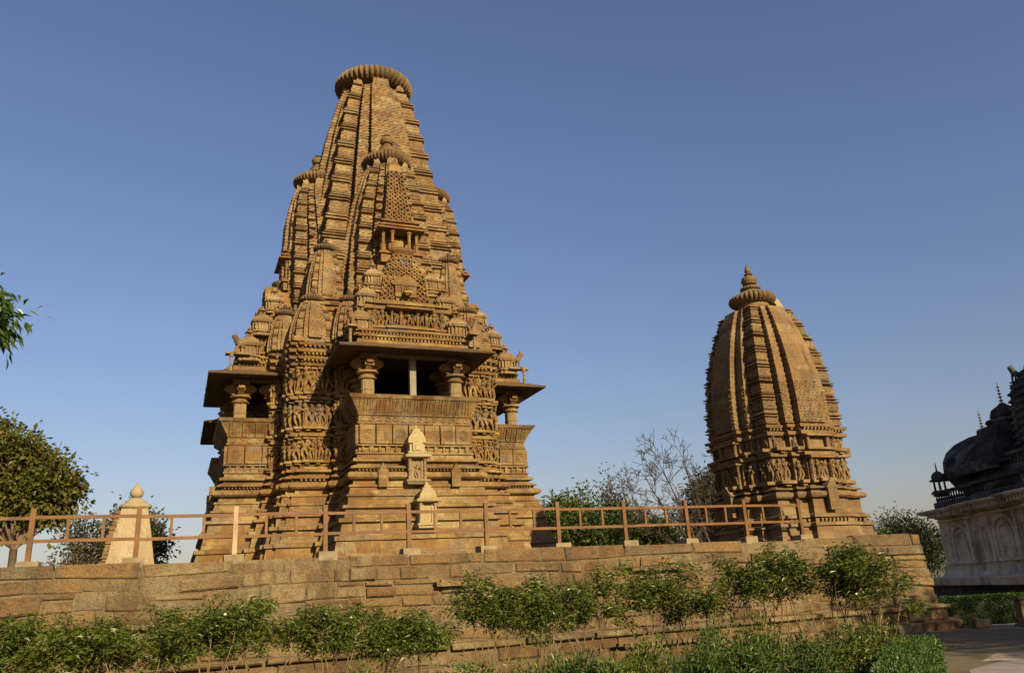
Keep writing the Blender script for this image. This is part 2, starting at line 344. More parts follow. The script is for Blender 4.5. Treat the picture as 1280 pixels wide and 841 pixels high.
def spire(name, parent, mat, z0, z1, wfun, hb, a, per, dz, step, c=(0,0), am=None, peaks=True, kal=None, ribs=30, clean=None, ammat=None, jit=.004, lam=True, flat=.35, shift=None, lift=0., bead=.35):
    g = G(); zs = np.arange(z0, z1 + dz*.5, dz)
    stack(g, four(SIDE), [(z, 0.) for z in zs], step=step, jit=jit, fn=spire_fn(hb, a, per, clean, lam, flat, bead), scale=wfun)
    w = wfun(z1)
    if peaks:                                   # pointed tips of the central bands and of the bands between
        for k in range(4):
            t = G(); t.prism([(-.33*w, z1-.05), (.33*w, z1-.05), (.30*w, z1+.25*w), (.12*w, z1+.55*w), (0, z1+.8*w), (-.12*w, z1+.55*w), (-.30*w, z1+.25*w)], -1.26*w, -1.05*w)
            for sx in (-.8, .8): t.prism([(sx*w-.17*w, z1-.05), (sx*w+.17*w, z1-.05), (sx*w+.12*w, z1+.2*w), (sx*w, z1+.42*w), (sx*w-.12*w, z1+.2*w)], -.99*w, -.8*w)
            g.merge(t, Matrix.Rotation(k*PI/2, 4, 'Z'))
        stack(g, four([(-.8,-.8),(-.5,-.8),(-.5,-1.0),(.5,-1.0),(.5,-.8)]), [(z1-.02, 0), (z1+.12*w, 0), (z1+.2*w, -.15*w)], step=1, scale=lambda z: w)
    v = np.concatenate(g.V); v[:,0] += c[0]; v[:,1] += c[1]
    if shift: v[:,1] -= np.interp(v[:,2], shift[0], shift[1])
    g.V = [v]; o = g.build(name, mat, parent)
    if am:
        r, zc, h = am; ga = G(); amalaka(ga, (c[0], c[1], zc), r, h, ribs, None)
        oa = ga.build('ribbed_disc', ammat or M['disc'], o, smooth=False)
        if kal:
            gk = G(); b = zc + h*.5
            gk.lathe([(r*.62,b-.04),(r*.6,b+.06*kal),(r*.42,b+.14*kal),(r*.3,b+.2*kal)], 24, (c[0],c[1],0))
            gk.lathe([(r*.40, b+.2*kal),(r*.44,b+.25*kal),(r*.4,b+.32*kal),(r*.2,b+.36*kal)], 60, (c[0],c[1],0), ribs=20, rib=.1)
            k = b + .36*kal
            if lift: gk.lathe([(r*.34,k-.05),(r*.36,k+lift*.3),(r*.26,k+lift*.4),(r*.3,k+lift*.6),(r*.22,k+lift*.8),(r*.16,k+lift+.02)], 24, (c[0],c[1],0)); k += lift
            gk.lathe([(.10*kal,k),(.26*kal,k+.08*kal),(.31*kal,k+.22*kal),(.27*kal,k+.36*kal),(.13*kal,k+.43*kal),(.1*kal,k+.46*kal),(.17*kal,k+.5*kal),(.09*kal,k+.56*kal)], 24, (c[0],c[1],0))
            if kal > .6 and not lift: gk.lathe([(.08*kal,k+.55*kal),(.12*kal,k+.62*kal),(.11*kal,k+.72*kal),(.02*kal,k+.92*kal)], 16, (c[0],c[1],0))
            gk.build('pot_finial', ammat or M['disc'], o)
    return o
# ================================================================== THE BIG TEMPLE
T = thing('stone_temple', O1, 'huge carved sandstone temple with tall curved spire and open pillared balconies behind the rail', 'temple', TR)
BASE = [(0,1.30),(.62,1.16),(.64,1.02),(1.08,.92),(1.1,1.0),(1.24,1.0),(1.27,.78),(1.68,.70),(1.72,.84),(1.84,.84),(1.88,.60),(2.16,.56),(2.2,.68),(2.3,.66),(2.34,.47),(2.58,.45),(2.62,.52),(2.68,.52),(2.72,.42),
        (2.92,.36),(2.95,.42),(3.02,.40),(3.06,.25),(3.2,.22),(3.23,.36),(3.29,.45),(3.36,.47),(3.43,.45),(3.48,.36),(3.5,.14),(3.6,.13),(3.62,.34),(3.66,.35),(3.74,.2),(3.78,.08),(3.86,.08),(3.88,.25),(3.98,.23),(4.02,.06),(4.12,.06)]
BODY = BASE + [(4.14,.1),(4.2,.1),(4.22,0),(5.24,0),(5.26,.13),(5.38,.13),(5.42,.05),(5.47,.05),(5.49,.0),(6.68,0),(6.70,.16),(6.82,.16),(6.85,0),(8.02,0),(8.05,.14),(8.14,.2),(8.18,.05),(8.28,.05),(8.3,.22),(8.4,.26),(8.43,.06),(8.56,.03),(8.58,.24),(8.70,.28),(8.73,.05),(8.86,.0),(8.88,.2),(8.97,.24),(9.0,.02),(9.1,-.02),(9.2,-.05)]
KARNA = [(-4.1,-4.1),(-3.78,-4.1),(-3.78,-4.22),(-2.98,-4.22),(-2.98,-4.1),(-2.7,-4.1),(-2.7,-3.4),(-2.44,-3.4),(-2.44,-4.65)]
def bodyplan(notch=None):
    fr = KARNA + ([(-1.75,-4.65),(-1.75,notch),(1.75,notch),(1.75,-4.65)] if notch else []) + [(-x, y) for x, y in KARNA[:0:-1]]
    return four(fr)
def sub(prof, a, b): 
    zs = [p[0] for p in prof]; os_ = [p[1] for p in prof]; f = lambda z: float(np.interp(z, zs, os_))
    return [(a, f(a))] + [p for p in prof if a < p[0] < b] + [(b, f(b))]
g = G(); stack(g, bodyplan(), sub(BODY, 0, 2.72), step=.45, jit=.012)
teeth_poly(g, bodyplan(), 2.27, .47, sp=.15, w=.08, h=.07, d=.22, tri=True)
teeth_poly(g, bodyplan(), 1.80, .62, sp=.2, w=.12, h=.07, d=.3)
g.build('plinth', M['temple'], T)
g = G(); stack(g, bodyplan(), sub(BODY, 2.72, 6.25), step=.4, jit=.008)
stack(g, bodyplan(-1.2), sub(BODY, 6.25, 7.98), step=.4, jit=.008); stack(g, bodyplan(), sub(BODY, 7.98, 9.2), step=.35, jit=.01)
for z, off in ((3.58, .2), (8.26, .12), (8.53, .12), (8.84, .1)): teeth_poly(g, bodyplan(), z, off, sp=.15, w=.085, h=.09, d=.2)
g.build('wall', M['carved'], T)
# sculpture bands on one corner, shared by the others
ROWS = [(4.24, 5.22), (5.52, 6.66), (6.88, 8.0)]
def corner_bands(z0, z1):
    g = G()
    figures(g, (-3.78,-4.22), (-2.98,-4.22), (0,-1), z0, z1, .28); figures(g, (-4.1,-4.1), (-3.78,-4.1), (0,-1), z0, z1, .3, off=.06, frame=False); figures(g, (-2.98,-4.1), (-2.7,-4.1), (0,-1), z0, z1, .3, off=.06, frame=False)
    figures(g, (-4.22,-2.98), (-4.22,-3.78), (-1,0), z0, z1, .3); figures(g, (-4.1,-2.7), (-4.1,-2.98), (-1,0), z0, z1, .3, frame=False); figures(g, (-4.1,-3.78), (-4.1,-4.1), (-1,0), z0, z1, .3, frame=False)
    figures(g, (-2.7,-4.05), (-2.7,-3.6), (1,0), z0, z1, .4, frame=False)
    figures(g, (-2.44,-3.8), (-2.44,-4.62), (-1,0), z0, z1, .32); figures(g, (-4.62,-2.44), (-3.8,-2.44), (0,-1), z0, z1, .32)
    figures(g, (-2.44,-4.65), (-2.1,-4.65), (0,-1), z0, z1, .36); figures(g, (-4.65,-2.1), (-4.65,-2.44), (-1,0), z0, z1, .36)
    return g
for z0, z1 in ROWS:
    f0 = corner_bands(z0, z1).build('carved_frieze', M['carved'], T)
    for k in (1, 2, 3): dup(f0, T, rz=k*PI/2)
# ------------------------------------------------------------------ spire and its clusters of smaller spires
WM = curve([(8.8,3.45),(12,3.2),(13.2,3.02),(14.7,2.76),(17,2.44),(19.3,2.1),(21,1.84),(22.7,1.5),(23.5,1.28),(23.9,1.14)])
main = spire('spire', T, M['spire'], 8.8, 23.5, WM, 1.02, .13, .31, .04, .04, am=(1.9, 24.25, .92), ribs=44, lam=False, flat=.28, bead=.18)
g = G(); g.lathe([(1.15,23.3),(1.15,23.6),(1.3,23.65),(1.3,23.75),(1.2,23.8),(1.2,24.2)], 32); g.build('neck', M['spire'], main)
g = G(); amalaka(g, (0,0,24.86), .78, .3, 34); g.build('upper_disc', M['disc'], main)
WU = curve([(9.2,1.72),(12,1.62),(14.5,1.48),(16,1.28),(17.2,1.0),(17.9,.78)])
ur = spire('side_spire', T, M['spire'], 9.2, 17.9, WU, .72, .085, .27, .04, .04, c=(0,-2.75), am=(1.10, 18.4, .58), kal=1.0, ribs=40, flat=.5, shift=((9,12,15,17.2,18),(-.6,-.5,-.32,-.06,0)), lift=.34, bead=.2)
dup(ur, T, rz=PI/2); dup(ur, T, rz=-PI/2)
WA = smooth_curve(9.25, 10.95, .72, .36, 2.1)
m1 = spire('corner_spire', T, M['spire'], 9.25, 10.95, WA, .4, .035, .17, .028, .035, flat=.5, c=(-3.36,-3.36), peaks=False, lam=False, am=(.50, 11.16, .30), kal=.4, ribs=24, ammat=M['dark'])
WB = smooth_curve(11.35, 13.55, .62, .33, 2.0)
m2 = spire('corner_spire', T, M['spire'], 11.35, 13.55, WB, .4, .035, .17, .028, .035, flat=.5, c=(-2.78,-2.78), peaks=False, lam=False, am=(.50, 13.76, .30), kal=.4, ribs=24, ammat=M['dark'])
WC = smooth_curve(9.15, 10.75, .54, .29, 2.0)
m3 = spire('corner_spire', T, M['spire'], 9.15, 10.75, WC, .36, .03, .15, .028, .035, flat=.5, c=(-2.02,-4.3), peaks=False, lam=False, am=(.41, 10.93, .26), kal=.32, ribs=22, ammat=M['dark'])
m4 = spire('corner_spire', T, M['spire'], 9.15, 10.75, WC, .36, .03, .15, .028, .035, flat=.5, c=(-4.3,-2.02), peaks=False, lam=False, am=(.41, 10.93, .26), kal=.32, ribs=22, ammat=M['dark'])
for o in (m1, m2, m3, m4):
    for k in (1, 2, 3): dup(o, T, rz=k*PI/2)
g = G()                                             # stepped masses that carry the corner spires
for c0, w, za, zb in ((3.32, .84, 9.1, 9.3), (2.78, .76, 9.2, 11.4)):
    pr = [(za,.04),(zb-.75,.0),(zb-.72,.1),(zb-.62,.12),(zb-.6,-.02),(zb-.5,-.02),(zb-.48,.1),(zb-.38,.13),(zb-.36,-.03),(zb-.24,-.03),(zb-.22,.08),(zb-.12,.1),(zb-.1,0),(zb,0)] if zb - za > 1 else [(za,.05),(zb,.0)]
    for sx in (-1, 1):
        for sy in (-1, 1): stack(g, rect(sx*c0-w, sx*c0+w, sy*c0-w, sy*c0+w), pr, step=.4, jit=.012); 
stack(g, four([(-3.3,-3.3),(-2.3,-3.3),(-2.3,-4.05),(2.3,-4.05),(2.3,-3.3)]), [(9.15,.02),(9.6,0),(9.62,.12),(9.74,.12),(9.76,-.05),(10.3,-.2),(10.32,-.05),(10.45,-.05),(10.47,-.35)], step=.4, jit=.012)
g.build('spire_base', M['carved'], T)
# ------------------------------------------------------------------ balcony units (three sides)
PW, PY = 2.12, -6.7
PP = rect(-PW, PW, PY, -4.2)
def faces3(g, fn):                  # call fn(p0, p1, normal) for left, front and right faces of the projecting block
    fn((-PW,-4.75), (-PW,PY), (-1,0)); fn((-PW,PY), (PW,PY), (0,-1)); fn((PW,PY), (PW,-4.75), (1,0))
B = G(); stack(B, PP, BASE + [(4.14,.06),(4.16,.0),(4.5,0),(4.52,.0),(5.26,-.03),(5.28,.04),(5.34,.05),(5.36,.0),(5.56,0.)], step=.4, jit=.010)
teeth_poly(B, PP, 2.27, .47, sp=.15, w=.08, h=.07, d=.22, tri=True); teeth_poly(B, PP, 1.80, .62, sp=.2, w=.12, h=.07, d=.3); teeth_poly(B, PP, 3.58, .18, sp=.13, w=.075, h=.07, d=.26, tri=True)
def rajasena(p0, p1, n):
    p0 = np.array(p0); p1 = np.array(p1); L = np.linalg.norm(p1-p0); e = (p1-p0)/L; rz = math.atan2(e[1], e[0]); k = int(round(L/.30)); n = np.array(n)
    for z in (4.19, 4.48):
        c = (p0+p1)/2 + n*.05; B.box((c[0],c[1],z), (L+.12,.12,.055), rz, tint=.4)
    for i in range(k):
        c = p0 + e*(i+.5)*L/k + n*.03; B.box((c[0],c[1],4.335), (.15 if i % 2 else .06,.1,.23), rz)
        if i % 2 == 0: B.lathe([(.07,0),(.05,.06)], 8, (c[0],c[1],4.27))
def vedika(p0, p1, n):
    p0 = np.array(p0); p1 = np.array(p1); L = np.linalg.norm(p1-p0); e = (p1-p0)/L; rz = math.atan2(e[1], e[0]); k = int(round(L/.58)); n = np.array(n)
    for i in range(k):
        w = L/k; c = p0 + e*(i+.5)*w + n*(.03 + (.03 if i % 2 else 0)); B.box((c[0],c[1],4.89), (w-.045,.16,.70), rz, jit=.006)
        if i % 3 != 1:
            for r0 in (.17, .09):
                t = G(); a = np.linspace(0, 2*PI, 15); t.tube([(math.cos(x)*r0, -.0, math.sin(x)*r0) for x in a], .02, 4)
                q = c + n*.085; place(B, t, (q[0],q[1],4.9), e, n)
    for i in range(int(L/.3)):                       # scroll band
        c = p0 + e*(i+.5)*L/int(L/.3) + n*.0; t = G(); a = np.linspace(0, PI*1.6, 9)*(1 if i % 2 else -1)
        t.tube([(math.cos(x)*.08, 0, math.sin(x)*.08) for x in a], .022, 4); q = c + n*.01; place(B, t, (q[0],q[1],5.46), e, n)
faces3(B, rajasena); faces3(B, vedika)
for sx in (-1.0, 1.0):                               # little gabled medallions on the base
    B.box((sx*.0 + sx*1.35, PY-.46, 3.18), (.34,.16,.5)); B.prism([(sx*1.35-.2,3.43),(sx*1.35+.2,3.43),(sx*1.35,3.78)], PY-.55, PY-.3)
porch = B.build('balcony', M['temple'], T)
# slanted seat back with slats
S = G()
def lean(z): return -.02 + max(0, (z-5.56))*.62
stack(S, rect(-PW,PW,PY,-4.9), [(5.57,-.02),(5.62,.04),(5.66,.03),(6.16,.31),(6.17,.36),(6.30,.43),(6.31,.30),(6.31,.1)], step=.4, jit=.008)
def slats(p0, p1, n):
    p0 = np.array(p0); p1 = np.array(p1); L = np.linalg.norm(p1-p0); e = (p1-p0)/L; n = np.array(n); k = int(L/.115)
    for i in range(k):
        w = .05 if i % 4 else .14
        c = p0 + e*(i+.5)*L/k
        a = c + n*.04; b = c + n*.32; S.bar((a[0],a[1],5.68), (b[0],b[1],6.15), w, .05) if abs(n[1]) > .5 else S.bar((a[0],a[1],5.68), (b[0],b[1],6.15), .05, w)
faces3(S, slats)
S.build('seat_back', M['temple'], porch)
# pillars with bracket capitals
def pillar(x, y, w=.46):
    P = G(); o4 = [(-1,-1),(-.62,-1),(-.62,-1.12),(.62,-1.12),(.62,-1)]
    pl = [(x + a*w/2.2, y + b*w/2.2) for a, b in four(o4)]
    stack(P, pl, [(6.2,.03),(6.32,.03),(6.34,0),(6.6,0),(6.61,.015),(6.65,.015),(6.66,0),(7.0,0)], step=.3, jit=.004)
    p = P.build('pillar', M['smooth'], porch)
    C = G(); C.lathe([(.25,7.0),(.34,7.05),(.36,7.1),(.28,7.14),(.27,7.2),(.42,7.27),(.42,7.32),(.33,7.36)], 16, (x,y,0))
    for k in range(4):                              # four brackets, one to each side
        t = G(); t.prism([(-.12,7.36),(.28,7.36),(.46,7.5),(.62,7.58),(.62,7.68),(.5,7.78),(.3,7.86),(-.12,7.86)], -.12, .12); t.box((.34,0,7.6),(.3,.34,.2),jit=.02)
        C.merge(t, Matrix.Translation((x,y,0)) @ Matrix.Rotation(k*PI/2, 4, 'Z'))
    C.box((x,y,7.9),(.62,.62,.2),jit=.01)
    C.build('capital', M['carved'], p)
for x in (-1.72, 1.72): pillar(x, -6.28)
for x in (-1.72, 1.72): pillar(x, -4.95, .4)
# thin sloping eave slab
Cn = G(); CE = .88
def ringslab(g, poly, prof): stack(g, poly, prof, step=.5, jit=.012)
ringslab(Cn, PP, [(8.05,-.35),(8.02,.0),(7.955,CE-.03),(7.975,CE),(8.045,CE+.01),(8.06,CE-.02),(8.20,.45),(8.34,.12),(8.36,-.3)])
faces3(Cn, lambda a, b, n: teeth(Cn, np.array(a)+np.array(n)*0, b, 8.0, n, .42, sp=.42, w=.04, h=.03, d=.7))
M['shade_dark'] = plain('painted_shade_stone', (.035,.026,.018), .95, .4, 4., .5)  # near-black colour stands in for the shade inside the balconies
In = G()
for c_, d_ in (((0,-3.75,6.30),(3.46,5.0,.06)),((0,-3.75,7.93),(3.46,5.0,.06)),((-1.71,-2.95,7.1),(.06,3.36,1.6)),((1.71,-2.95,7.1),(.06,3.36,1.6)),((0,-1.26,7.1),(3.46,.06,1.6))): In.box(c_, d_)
In.build('shade_lining', M['shade_dark'], porch)  # lining added to the openings, its dark colour painting their shade
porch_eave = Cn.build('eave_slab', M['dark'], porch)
# lintel beams above the pillars (under the slab)
L_ = G()
for x in (-1.72, 1.72): L_.box((x,-5.5,7.99),(.36,2.1,.12))
L_.box((0,-6.28,7.985),(3.9,.36,.11)); L_.build('beam', M['smooth'], porch)
# roof over the balcony: mouldings, niches with dwarf columns, pierced gable, bell-roofed pavilions
Rf = G(); RP = rect(-1.98, 1.98, -6.45, -3.6)
stack(Rf, RP, [(8.3,.0),(8.32,.16),(8.36,.2),(8.5,.2),(8.54,.14),(8.56,-.02),(8.66,-.02),(8.68,.14),(8.76,.16),(8.79,0),(8.88,0),(8.9,.12),(8.98,.14),(9.0,-.1),(9.08,-.1)], step=.35, jit=.012)
teeth_poly(Rf, RP, 8.61, .04, sp=.14, w=.08, h=.08, d=.16); teeth_poly(Rf, RP, 8.83, .05, sp=.13, w=.07, h=.07, d=.14)
stack(Rf, rect(-1.62,1.62,-5.95,-3.5), [(9.0,.12),(9.1,.12),(9.12,0),(9.98,0),(10.0,.12),(10.1,.16),(10.12,-.05),(10.24,-.05),(10.26,.08),(10.34,.08),(10.36,-.2),(10.5,-.2)], step=.35, jit=.01)
stack(Rf, rect(-1.25,1.25,-5.3,-3.3), [(10.3,.1),(10.9,.05),(10.95,.16),(11.05,.16),(11.08,.0),(11.5,-.05),(11.54,.08),(11.64,.08),(11.68,-.1),(12.3,-.25)], step=.3, jit=.012)
roof = Rf.build('balcony_roof', M['carved'], T)
Nc = G()
stack(Nc, rect(-.78,.78,-6.2,-5.6), [(9.0,.1),(9.12,.12),(9.14,.2),(9.22,.2),(9.24,.0),(9.28,0)], step=.3)
for x in (-1.36,-1.05,-.70,-.34,.34,.70,1.05,1.36): Nc.lathe([(.07,9.2),(.075,9.3),(.05,9.33),(.055,9.5),(.07,9.53),(.05,9.56),(.05,9.8),(.09,9.86),(.1,9.95)], 8, (x, -6.1 if abs(x) < .8 else -6.02, 0))
figures(Nc, (-1.6,-5.97), (-.74,-5.97), (0,-1), 9.16, 9.95, .3, frame=False); figures(Nc, (.74,-5.97), (1.6,-5.97), (0,-1), 9.16, 9.95, .3, frame=False); figures(Nc, (-.68,-5.95), (.68,-5.95), (0,-1), 9.24, 9.97, .27, off=.05, frame=False)
figures(Nc, (-1.64,-4.2), (-1.64,-5.9), (-1,0), 9.16, 9.95, .34); figures(Nc, (1.64,-5.9), (1.64,-4.2), (1,0), 9.16, 9.95, .34)
stack(Nc, rect(-.85,.85,-6.28,-5.6), [(9.96,0),(9.98,.1),(10.05,.12),(10.07,.0),(10.12,-.05)], step=.3); teeth(Nc, (-.9,-6.36), (.9,-6.36), 10.0, (0,-1), .02, sp=.12, w=.06, h=.06, d=.08)
Nc.build('niche_row', M['carved'], roof)
def ringlet():
    t = G(); n = 10; th = np.arange(n)*2*PI/n
    def c(r, y): return np.stack([np.cos(th)*r, np.full(n, y), np.sin(th)*r*1.05], 1)
    v = np.concatenate([c(.125, .03), c(.115, -.07), c(.062, -.05), c(.055, .03)])
    i = np.arange(n); j = (i+1) % n
    t.add(v, [np.stack([i+k*n, j+k*n, j+(k+1)*n, i+(k+1)*n], 1) for k in range(3)]); return t
RING = ringlet()
def gable(g, rows, y, z0, dz=.215, sx=.235, wid=None, back=.28, yslope=0.):
    """stepped gable of interlocked little horseshoe arches"""
    for r_ in range(rows):
        w = wid(r_/max(1, rows-1)); z = z0 + r_*dz; yy = y + r_*yslope; k = max(1, int(round(2*w/sx)))
        g.box((0, yy+back/2+.02, z), (2*w+.04, back, dz+.01), jit=.006)
        for i in range(k):
            x = -w + (i+.5)*2*w/k
            place(g, RING, (x, yy, z + rnd.uniform(-.012,.012)), (1,0), (0,-1), sx=rnd.uniform(.92,1.05), sz=rnd.uniform(.95,1.05), sy=rnd.uniform(.7,1.4))
Pd = G()
gable(Pd, 5, -5.55, 10.62, wid=lambda t: 1.0 - .12*t, back=.6); gable(Pd, 6, -5.32, 11.55, wid=lambda t: .95 - .52*t**1.3, back=.7)
Pd.box((0,-5.62,10.98),(.9,.14,.5),jit=.01); Pd.box((0,-5.69,11.0),(.4,.1,.36),jit=.01); Pd.prism([(-.6,11.22),(.6,11.22),(.42,11.42),(0,11.66),(-.42,11.42)],-5.72,-5.5)
figures(Pd, (-.17,-5.72), (.17,-5.72), (0,-1), 10.8, 11.2, .3, frame=False)
Pd.build('pierced_gable', M['carved'], roof)
for sx in (-1, 1):                                  # gables on the flanks of the roof
    P2 = G(); t = G(); gable(t, 6, -1.70, 10.2, wid=lambda q: .85 - .5*q, back=.5)
    P2.merge(t, Matrix.Translation((0,-4.7,0)) @ Matrix.Rotation(sx*PI/2, 4, 'Z')); P2.build('pierced_gable', M['carved'], roof)
Ae = G()                                            # little open aedicule in front of the side spire
stack(Ae, rect(-.8,.8,-4.95,-4.0), [(12.5,.05),(12.85,.05),(12.87,.14),(12.95,.14),(12.97,.02),(13.05,.02)], step=.3, jit=.01)
for x, y in ((-.72,-4.85),(-.36,-4.98),(.36,-4.98),(.72,-4.85)): Ae.lathe([(.10,13.0),(.10,13.1),(.065,13.13),(.07,13.4),(.09,13.43),(.065,13.46),(.07,13.8),(.12,13.87),(.12,13.95)], 10, (x,y,0))
Ae.box((0,-4.35,13.5),(1.5,.2,1.0)); Ae.box((0,-4.5,13.42),(.42,.2,.7))
stack(Ae, rect(-.85,.85,-5.05,-4.1), [(13.93,0),(13.98,.16),(14.04,.17),(14.06,.02),(14.14,0),(14.16,.07),(14.22,.07),(14.24,-.1),(14.36,-.12),(14.38,-.02),(14.44,-.02),(14.46,-.2)], step=.3, jit=.01)
stack(Ae, [(math.cos(a)*.52, -5.0+math.sin(a)*.36) for a in np.linspace(0, 2*PI, 17)[:-1]], [(12.75,-.15),(12.95,.02),(13.04,.05),(13.06,.0)], step=.3)
for r_ in range(14): pass
gable(Ae, 13, -4.72, 14.5, wid=lambda t: .62 - .30*t**.8, back=.5, yslope=.035)
Ae.prism([(-.32,17.2),(.32,17.2),(.2,17.6),(0,18.0),(-.2,17.6)], -4.15, -3.95)
Ae.build('window_aedicule', M['carved'], T)
for k, o in ((-.7, PI/2), (.7, -PI/2)): dup(bpy.data.objects['window_aedicule'], T, rz=o, loc=(k,0,0))
def bell(x, y, z, s):
    K = G(); o8 = lambda r: [(x + r*a, y + r*b) for a, b in four([(-1,-1),(-.55,-1),(-.55,-1.14),(.55,-1.14),(.55,-1)])]
    stack(K, o8(.34*s), [(z,.06),(z+.08*s,.08),(z+.1*s,.0),(z+.16*s,0),(z+.18*s,.07*s),(z+.24*s,.07*s),(z+.26*s,0),(z+.62*s,0),(z+.64*s,.08*s),(z+.7*s,.10*s),(z+.72*s,.0)], step=.2, jit=.006)
    for sd in range(4):
        for i in range(5):
            t = G(); t.box((-.3*s+.15*s*i, -.40*s, z+.44*s), (.06*s,.06,.32*s)); K.merge(t, Matrix.Translation((x,y,0)) @ Matrix.Rotation(sd*PI/2, 4, 'Z'))
    pr = []; zz = z + .72*s; n = 5
    for i in range(n): a = .10*s - .075*s*i - .006*s*i*i; pr += [(zz, a), (zz+.085*s, a-.03*s), (zz+.09*s, a-.10*s), (zz+.105*s, a-.10*s)]; zz += .11*s
    stack(K, o8(.34*s), pr, step=.2, jit=.005)
    K.lathe([(.08*s,zz-.02),(.17*s,zz+.02*s),(.18*s,zz+.06*s),(.12*s,zz+.1*s),(.05*s,zz+.14*s),(.07*s,zz+.2*s),(.02*s,zz+.26*s)], 14, (x,y,0), ribs=0)
    return K.build('bell_pavilion', M['spire'], roof)
for sx in (-1, 1):
    bell(sx*1.95, -6.05, 8.72, 1.0); bell(sx*1.62, -5.55, 9.95, .92); bell(sx*1.22, -5.05, 11.1, .85); bell(sx*1.95, -4.9, 9.0, .85)
# guardian beasts on corner ledges carried by dwarf columns
def beast():
    b = G(); b.tube([(.0,.42,.34),(.0,.28,.46),(.0,.05,.44),(.0,-.18,.52),(.0,-.3,.62)], [.10,.17,.15,.17,.12], 8)
    b.tube([(0,-.22,.5),(0,-.34,.72),(0,-.42,.82),(0,-.55,.8)], [.15,.15,.14,.07], 8)
    for x in (-.1, .1):
        b.tube([(x,-.2,.5),(x,-.3,.25),(x,-.34,.02)], [.08,.055,.05], 6); b.tube([(x,.34,.42),(x*1.2,.22,.2),(x,.36,.14),(x,.3,.02)], [.12,.08,.06,.055], 6)
        b.tube([(x*.8,-.38,.9),(x,-.36,.98)], [.04,.015], 4)
    b.tube([(0,.42,.36),(0,.56,.5),(.02,.5,.68)], [.04,.03,.02], 5); b.box((0,0,0),(.4,1.0,.06)); return b
for sx in (-1, 1):
    t = G(); t.merge(beast(), Matrix.Translation((sx*2.3,-6.35,8.98)) @ Matrix.Rotation(sx*.5, 4, 'Z') @ Matrix.Scale(.82, 4)); t.build('beast_statue', M['spire'], roof)
    t = G(); t.lathe([(.075,8.12),(.08,8.2),(.055,8.24),(.06,8.45),(.075,8.47),(.055,8.5),(.055,8.75),(.10,8.85),(.1,8.9)], 10, (sx*2.45,-6.75,0)); t.box((sx*2.38,-6.5,8.94),(.36,.95,.07)); t.build('dwarf_column', M['smooth'], roof)
for o in (porch, roof):
    for k in (1, 3): dup(o, T, rz=PI/2 if k == 1 else -PI/2, loc=(-.36 if k == 1 else .36, 0, 0))
# plain replacement prop in the middle of the front opening
g = G(); g.box((.02,-6.3,7.12),(.24,.24,1.72)); g.build('prop_column', M['prop'], T)
# pale repaired niche shrines on the front base
def niche(xc, y, z0, s, roofn):
    n = G(); w = .40*s
    stack(n, rect(xc-w, xc+w, y, y+.7), [(z0,.04),(z0+.06,.06),(z0+.1,.1),(z0+.16,.1),(z0+.18,0),(z0+.2,0)], step=.3, jit=.006)
    n.box((xc, y+.4, z0+.62*s), (2*w-.02, .5, .9*s))
    for sx in (-1, 1):
        n.lathe([(.075*s,z0+.18),(.08*s,z0+.26),(.055*s,z0+.3),(.055*s,z0+.55*s),(.075*s,z0+.6*s),(.055*s,z0+.66*s),(.055*s,z0+.95*s),(.1*s,z0+1.03*s),(.1*s,z0+1.1*s)], 10, (xc+sx*(w-.07*s), y+.08, 0))
        n.box((xc+sx*w*.55, y+.16, z0+.62*s), (.10*s,.1,.86*s))
    if roofn: n.merge(FIG[1], Matrix.Translation((xc, y+.12, z0+.2)) @ Matrix.Scale(.62*s, 4)); 
    o = n.build('niche_shrine', M['smooth' if roofn else 'pale'], T)
    n = G(); zz = z0 + 1.08*s
    stack(n, rect(xc-w, xc+w, y, y+.7), [(zz,.02),(zz+.03,.14*s),(zz+.08,.17*s),(zz+.10,.15*s),(zz+.2*s,.0),(zz+.22*s,.0)], step=.3, jit=.006)
    if roofn:
        stack(n, rect(xc-w*.86, xc+w*.86, y+.02, y+.6), [(zz+.2*s,.05),(zz+.28*s,.06),(zz+.3*s,-.02),(zz+.62*s,-.02),(zz+.64*s,.05),(zz+.7*s,.05),(zz+.72*s,-.04)], step=.3, jit=.006)
        n.box((xc, y+.02, zz+.47*s), (.42*s,.12,.34*s)); n.box((xc, y-.02, zz+.46*s), (.2*s,.1,.24*s))
        zz += .5*s
    for i in range(5):
        hw = (w*.95)*(1 - (i/5.)**1.3*.8); n.box((xc, y+.2, zz+.26*s+.11*s*i), (2*hw,.42-.04*i,.12*s), jit=.012)
    n.lathe([(.05*s,zz+.7*s),(.09*s,zz+.78*s),(.06*s,zz+.86*s),(.01,zz+.95*s)], 10, (xc,y+.2,0))
    n.build('niche_canopy', M['pale'], o)
niche(-.12, -7.34, 3.0, .86, True); niche(.06, -7.95, 1.42, .8, False)
# ------------------------------------------------------------------ hall behind the sanctum with its own balconies
g = G(); HP = rect(-5.0, 5.0, 4.0, 17.5); stack(g, HP, BODY, step=.6, jit=.01); 
stack(g, rect(-4.2,4.2,4.6,16.8), [(9.0,.3),(9.5,.2),(10,-.3),(10.05,-.1),(11,-.7),(11.05,-.5),(12,-1.2),(12.05,-1.0),(13,-1.8),(13.05,-1.6),(14,-2.6),(15,-3.6)], step=.5, jit=.02)
g.build('hall', M['temple'], T)
for sx in (-1, 1):
    for src in (porch, roof):
        o = dup(src, T, rz=sx*PI/2); o.location = (-sx*.5, 9.2, 0)
g = G(); g.lathe([(1.2,14.8),(1.4,15.1),(1.2,15.4),(.5,15.5),(.6,15.9),(.1,16.4)], 24, (0,10.6,0), ribs=0); g.build('hall_finial', M['spire'], T)
